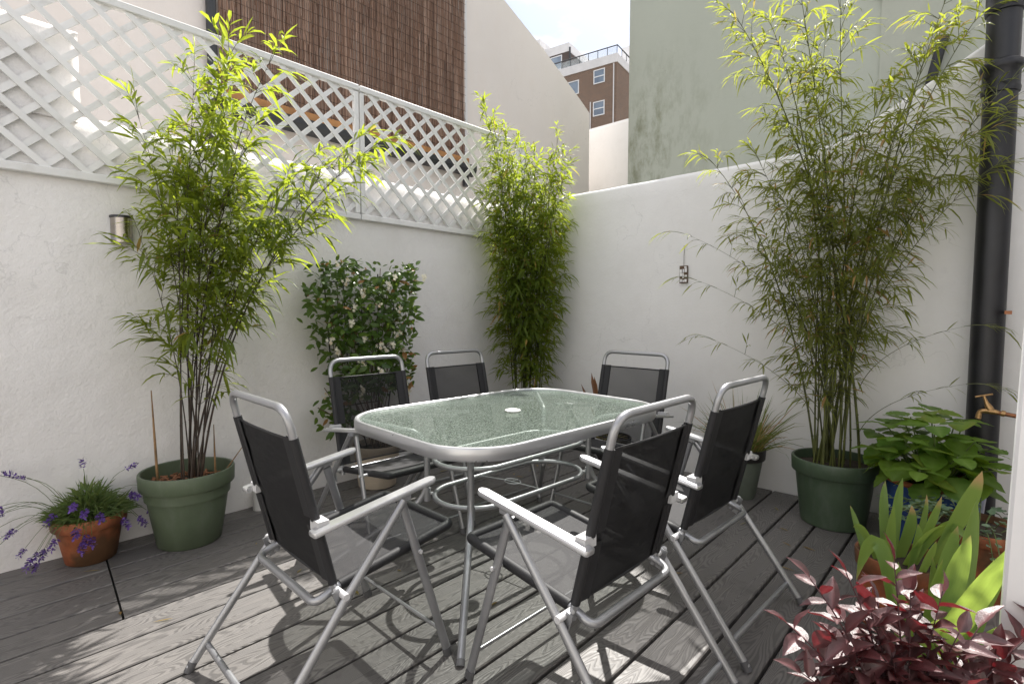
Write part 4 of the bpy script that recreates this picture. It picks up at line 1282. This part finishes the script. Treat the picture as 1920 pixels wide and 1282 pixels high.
# ------------------------------------------------------------------ hydrangea in the blue pot
BH = V((3.28, .20, 0))
t = thing('potted_hydrangea', 'leafy bright green hydrangea in a blue glazed pot', 'potted plant', BH)
mb = MB(); mb.lathe([(0, 0), (.135, 0), (.142, .008), (.19, .20), (.20, .335), (.197, .35)], n=40); p = mb.build('pot', M['blue'], t, smooth=45)
mb = MB(); mb.lathe([(.197, .3505), (.203, .355), (.205, .368), (.200, .378), (.190, .378), (.186, .365), (.184, .33)], n=40); mb.build('rim', M['terracotta'], p, smooth=45)
mb = MB(); mb.disc((0, 0, .335), .188); mb.build('soil', M['soil'], t)
def big_leaf(cur):
    m = MB(); m.cur = cur; n_ = 9; rows = []
    for i in range(n_ + 1):
        tt = i / n_; w_ = .37 * (sin(pi * tt ** .72) ** .8) if 0 < tt < 1 else 0.
        w_ *= (1.06 if i % 2 else .96)
        zz = -.16 * tt * tt
        rows.append([V((tt, s_ * w_, zz + .10 * abs(s_) * w_ * 2 - .05 * (abs(s_) == 1) * w_ * 2 + .012 * (i % 2))) for s_ in (-1, -.5, 0, .5, 1)])
    m.loft(rows, closed=False)
    m.t = [(cur[0], cur[1] + (.25 if ii in (0, 4) and cur[1] else 0), (1. if ii == 2 else (.4 if rr_ % 2 else 0.)), 1) for rr_ in range(n_ + 1) for ii in range(5)]
    return m.mesh('leaf', M['leaf_hydrangea'], 180)
HV = [big_leaf((x, y, 0, 1)) for x, y in ((.05, 0), (.35, 0), (.7, 0), (1., .05))]
for k in range(19):
    a = k * 2.4; r_ = .05 + .23 * math.sqrt(k / 19.); top = V((r_ * cos(a) * 1.0 - .03, r_ * sin(a) + .02, .70 - .28 * (k / 19.) + U(-.03, .03)))
    mb = MB(); b = V((.05 * cos(a), .05 * sin(a), .33)); mb.tube([b, b.lerp(top, .5) + V((0, 0, .04)), top], [.005, .004, .003], 6); mb.build('stem', M['stem_green'], t)
    ax = (top - b).normalized()
    for lev in range(3):
        pp = top - ax * (.075 * lev)
        for s_ in range(4 if lev == 0 else 2):
            az = a + (pi / 2 * s_ if lev == 0 else pi * s_ + pi / 2 * lev) + U(-.25, .25)
            d = V((cos(az), sin(az), (.10 if lev == 0 else -.45) + U(-.25, .25))); L = (.105 + .025 * lev) * U(.85, 1.3)
            put_leaf(HV, (3, 4, 3, 1.2), pp + d * .015, d, V((U(-.2, .2), U(-.2, .2), 1)), L, t)

# trailing sedum in front of the blue pot
BS = V((2.93, .02, 0))
t = thing('potted_sedum', 'grey green trailing sedum in a terracotta pot before the blue pot', 'potted plant', BS)
pot(t, (0, 0, 0), .17, .30, .12, M['terracotta'], .05, .01, .03)
SV = []
for k in range(3):
    m = MB(); m.cur = (k / 2, 0, 0, 1)
    m.leaf(V((0, 0, 0)), V((1, 0, 0)), V((0, 0, 1)), 1., .75, .1, .12, shape=((.25, .85), (.55, 1.), (.85, .62))); SV.append(m.mesh('leaf', M['leaf_sedum'], 180))
for k in range(26):
    a = U(1.2, 3.6) if k < 18 else U(0, 6.28); L = U(.14, .30); b = V((.07 * cos(a), .07 * sin(a), .28))
    p1 = b + V((cos(a) * L * .5, sin(a) * L * .5, U(.04, .12))); p2 = b + V((cos(a) * L, sin(a) * L, U(-.06, .06)))
    mb = MB(); path = [bez(b, b.lerp(p1, .6) + V((0, 0, .03)), p1, p2, j / 6) for j in range(7)]; mb.tube(path, .002, 4); mb.build('stem', M['stem_green'], t)
    for j in range(9):
        f = .25 + .75 * j / 8; pp = bez(b, b.lerp(p1, .6) + V((0, 0, .03)), p1, p2, f); az = U(0, 6.3)
        put_leaf(SV, (1, 1, 1), pp, V((cos(az), sin(az), U(0, .5))), V((U(-.4, .4), U(-.4, .4), 1)), U(.018, .034), t)

# ------------------------------------------------------------------ irises
def blade(parent, b, tip, w_, arch=0., side=None, dry=0., bend=0.):
    """sword leaf: base, tip, width; arch lifts the middle, dry browns the end"""
    b, tip = V(b), V(tip); n_ = 10
    mid1 = b.lerp(tip, .35) + V((0, 0, arch * .9)); mid2 = b.lerp(tip, .72) + V((0, 0, arch))
    d = (tip - b).normalized(); face = V((-.73, -.68, .1))
    sdv = d.cross(face).normalized(); rows = []; m = MB()
    tw = U(-.45, .45); tipdry = rnd.choice((0, 0, .6, 1.)); w_ *= .90
    mid2 += V((U(-.02, .02), U(-.02, .02), 0))
    for i in range(n_ + 1):
        tt = i / n_; c = bez(b, mid1, mid2, tip, tt)
        tg = (bez(b, mid1, mid2, tip, min(1, tt + .03)) - bez(b, mid1, mid2, tip, max(0, tt - .03))).normalized()
        fc = face.copy(); fc.rotate(Matrix.Rotation(tw * (tt - .3) * 2, 3, tg))
        sv = tg.cross(fc).normalized(); nv = sv.cross(tg)
        k = (.78 + .22 * min(1, tt * 3)) if tt < .55 else max(0., math.cos((tt - .55) / .45 * pi / 2)) ** .8
        hw = w_ * .5 * k
        cr_ = min(1, .15 + .6 * tt + U(-.05, .05)); dd_ = max(0, min(1, (tt - .80) / .06)) * dry if dry else (max(0, (tt - .955) / .045) * tipdry)
        for ii, pp in enumerate([c - sv * hw + nv * hw * .22, c - sv * hw * .45 + nv * hw * .05, c, c + sv * hw * .45 + nv * hw * .05, c + sv * hw + nv * hw * .22]):
            m.cur = (min(1, cr_ + (.25 if ii in (0, 4) else 0)), dd_, ii / 4., 1); m.add([pp], [])
        if i:
            q_ = (i - 1) * 5
            m.f += [(q_ + j, q_ + j + 1, q_ + j + 6, q_ + j + 5) for j in range(4)]
    return m.build('blade', M['leaf_iris'], parent, smooth=180)
BI = V((2.43, .23, 0))
t = thing('potted_iris', 'iris with upright green sword leaves in the terracotta pot nearest the dark green pot', 'potted plant', BI)
pot(t, (0, 0, 0), .150, .275, .13, M['terracotta'], .06, .01, .03)
for b, e, w_, ar, dr in (((2.37, .33, .24), (2.42, .40, .425), .028, 0, 0), ((2.40, .28, .24), (2.515, .30, .525), .040, 0, 0), ((2.41, .26, .24), (2.50, .243, .553), .045, 0, 0),
                     ((2.36, .26, .24), (2.30, .245, .50), .048, .0, 0), ((2.44, .24, .24), (2.47, .21, .46), .05, .0, 1.), ((2.43, .2, .24), (2.40, .04, .39), .045, .13, 0), ((2.42, .2, .25), (2.50, .05, .42), .02, .08, .3),
                     ((2.46, .15, .24), (2.36, .015, .66), .065, 0, 1.), ((2.40, .22, .24), (2.28, .10, .47), .03, .05, 0), ((2.42, .20, .24), (2.42, .12, .53), .035, 0, .8), ((2.38, .30, .24), (2.25, .36, .40), .03, .06, 0), ((2.38, .2, .24), (2.36, .18, .43), .035, 0, 0), ((2.48, .2, .24), (2.52, .17, .50), .03, 0, 1.), ((2.33, .17, .24), (2.25, .12, .42), .04, 0, 0)):
    blade(t, V(b) - BI, V(e) - BI, w_, ar, dry=dr)
BJ = V((1.93, .11, 0))
t = thing('potted_iris', 'iris with broad light green leaves rising just behind the maroon shrub', 'potted plant', BJ)
pot(t, (0, 0, 0), .15, .24, .13, M['pot_black'], .05, .01, .03)
for b, e, w_, ar, dr in (((1.98, .12, .2), (2.12, .063, .53), .060, 0, 0), ((1.90, .10, .2), (1.95, .029, .565), .075, 0, 0), ((2.02, .06, .2), (2.15, .022, .62), .075, 0, 0), ((1.82, .11, .2), (1.76, -.06, .64), .095, .02, 0),
                     ((1.96, .12, .2), (1.965, .088, .47), .050, 0, 0), ((2.04, .20, .2), (2.03, .31, .30), .055, .26, 0), ((2.0, .05, .2), (2.02, -.05, .44), .07, .02, 0), ((1.85, .05, .2), (1.80, -.07, .42), .07, .03, .6), ((1.80, .13, .2), (1.72, .08, .40), .07, .03, 0),
                     ((1.90, .18, .2), (1.93, .19, .44), .035, 0, 0), ((2.05, .11, .2), (2.10, .12, .42), .04, 0, 0), ((1.88, .14, .2), (1.80, .19, .42), .05, .02, 0), ((1.95, .03, .2), (1.98, -.02, .5), .05, 0, 0)):
    blade(t, V(b) - BJ, V(e) - BJ, w_, ar, dry=dr)

# ------------------------------------------------------------------ maroon shrub close to the camera
BR = V((1.32, .10, 0))
t = thing('potted_shrub', 'maroon leaved shrub with glossy dark red leaves in front of the irises', 'potted plant', BR)
pot(t, (0, 0, 0), .13, .20, .10, M['terracotta'], .045, .01, .03)
RV = []
for cur in ((0, 0, 0, 1), (.5, 0, 0, 1), (1., 0, 0, 1)):
    m = MB(); m.cur = cur; n_ = 7; rows = []
    for i in range(n_ + 1):
        tt = i / n_; w_ = .235 * max(0, sin(pi * tt ** .8)) ** .95 if 0 < i < n_ else 0
        rows.append([V((tt, s_ * w_, -.22 * tt * tt + .42 * abs(s_) * w_ + .012 * sin(i * 2.2 + s_))) for s_ in (-1, -.5, 0, .5, 1)])
    m.loft(rows, closed=False); m.t = [(cur[0], 0, (1. if ii == 2 else (.25 if r2 % 2 else 0.)), 1) for r2 in range(n_ + 1) for ii in range(5)]; RV.append(m.mesh('leaf', M['leaf_red'], 180))
sp = [(1.19, .335, .53), (1.22, .30, .63), (1.235, .285, .45), (1.28, .245, .64), (1.30, .20, .56), (1.35, .17, .665), (1.36, .14, .60), (1.42, .09, .60), (1.30, .18, .45), (1.42, .06, .52), (1.47, .03, .52), (1.50, -.03, .46), (1.545, -.05, .50), (1.56, -.08, .54),
      (1.25, .22, .40), (1.36, .10, .46), (1.44, .0, .42), (1.20, .27, .36), (1.50, -.06, .38), (1.32, .26, .52), (1.38, .20, .55), (1.28, .16, .50), (1.34, .06, .42), (1.40, .13, .54), (1.24, .25, .50), (1.46, .04, .44), (1.18, .30, .44)]
for e in sp:
    e = V(e) + V((.018, -.028, -.005)) - BR; b = V((e.x * .12, e.y * .12, .18)); mid = V((e.x * .45, e.y * .45, .18 + (e.z - .18) * .7))
    path = [bez(b, b.lerp(mid, .5) + V((0, 0, .04)), mid, e, k / 8) for k in range(9)]
    mb = MB(); mb.tube(path, [.0035 - .0003 * k for k in range(9)], 6); mb.build('stem', M['stem_red'], t, smooth=60)
    for k in range(15):
        f = .45 + .55 * k / 14; pp = bez(b, b.lerp(mid, .5) + V((0, 0, .04)), mid, e, f); ax = (e - mid).normalized()
        az = k * 2.4 + U(-.3, .3); sdv = ax.orthogonal().normalized(); sdv.rotate(Matrix.Rotation(az, 3, ax))
        d = (sdv + ax * U(.3, .8) + V((0, 0, U(-.1, .2)))) if k < 14 else ax
        put_leaf(RV, (2, 2, 1), pp, d, V((U(-.5, .5), U(-.5, .5), 1)), U(.045, .080), t)

# ------------------------------------------------------------------ fallen leaves on the boards
mb = MB()
for k in range(46):
    x, y = rnd.choice([(U(.2, 1.6), U(2.3, 3.1)), (U(2.6, 3.4), U(.5, 1.6)), (U(.0, 2.4), U(.9, 2.2)), (U(2.3, 3.5), U(2.3, 3.1))])
    a = U(0, 6.3); mb.cur = (U(0, 1), U(.3, 1), 0, 1)
    mb.leaf(V((x, y, .004)), V((cos(a), sin(a), U(0, .12))), V((U(-.2, .2), U(-.2, .2), 1)), U(.025, .075), U(.006, .012), .02, .1)
mb.build('fallen_leaves', M['leaf_bamboo_dull'], None, kind='stuff')
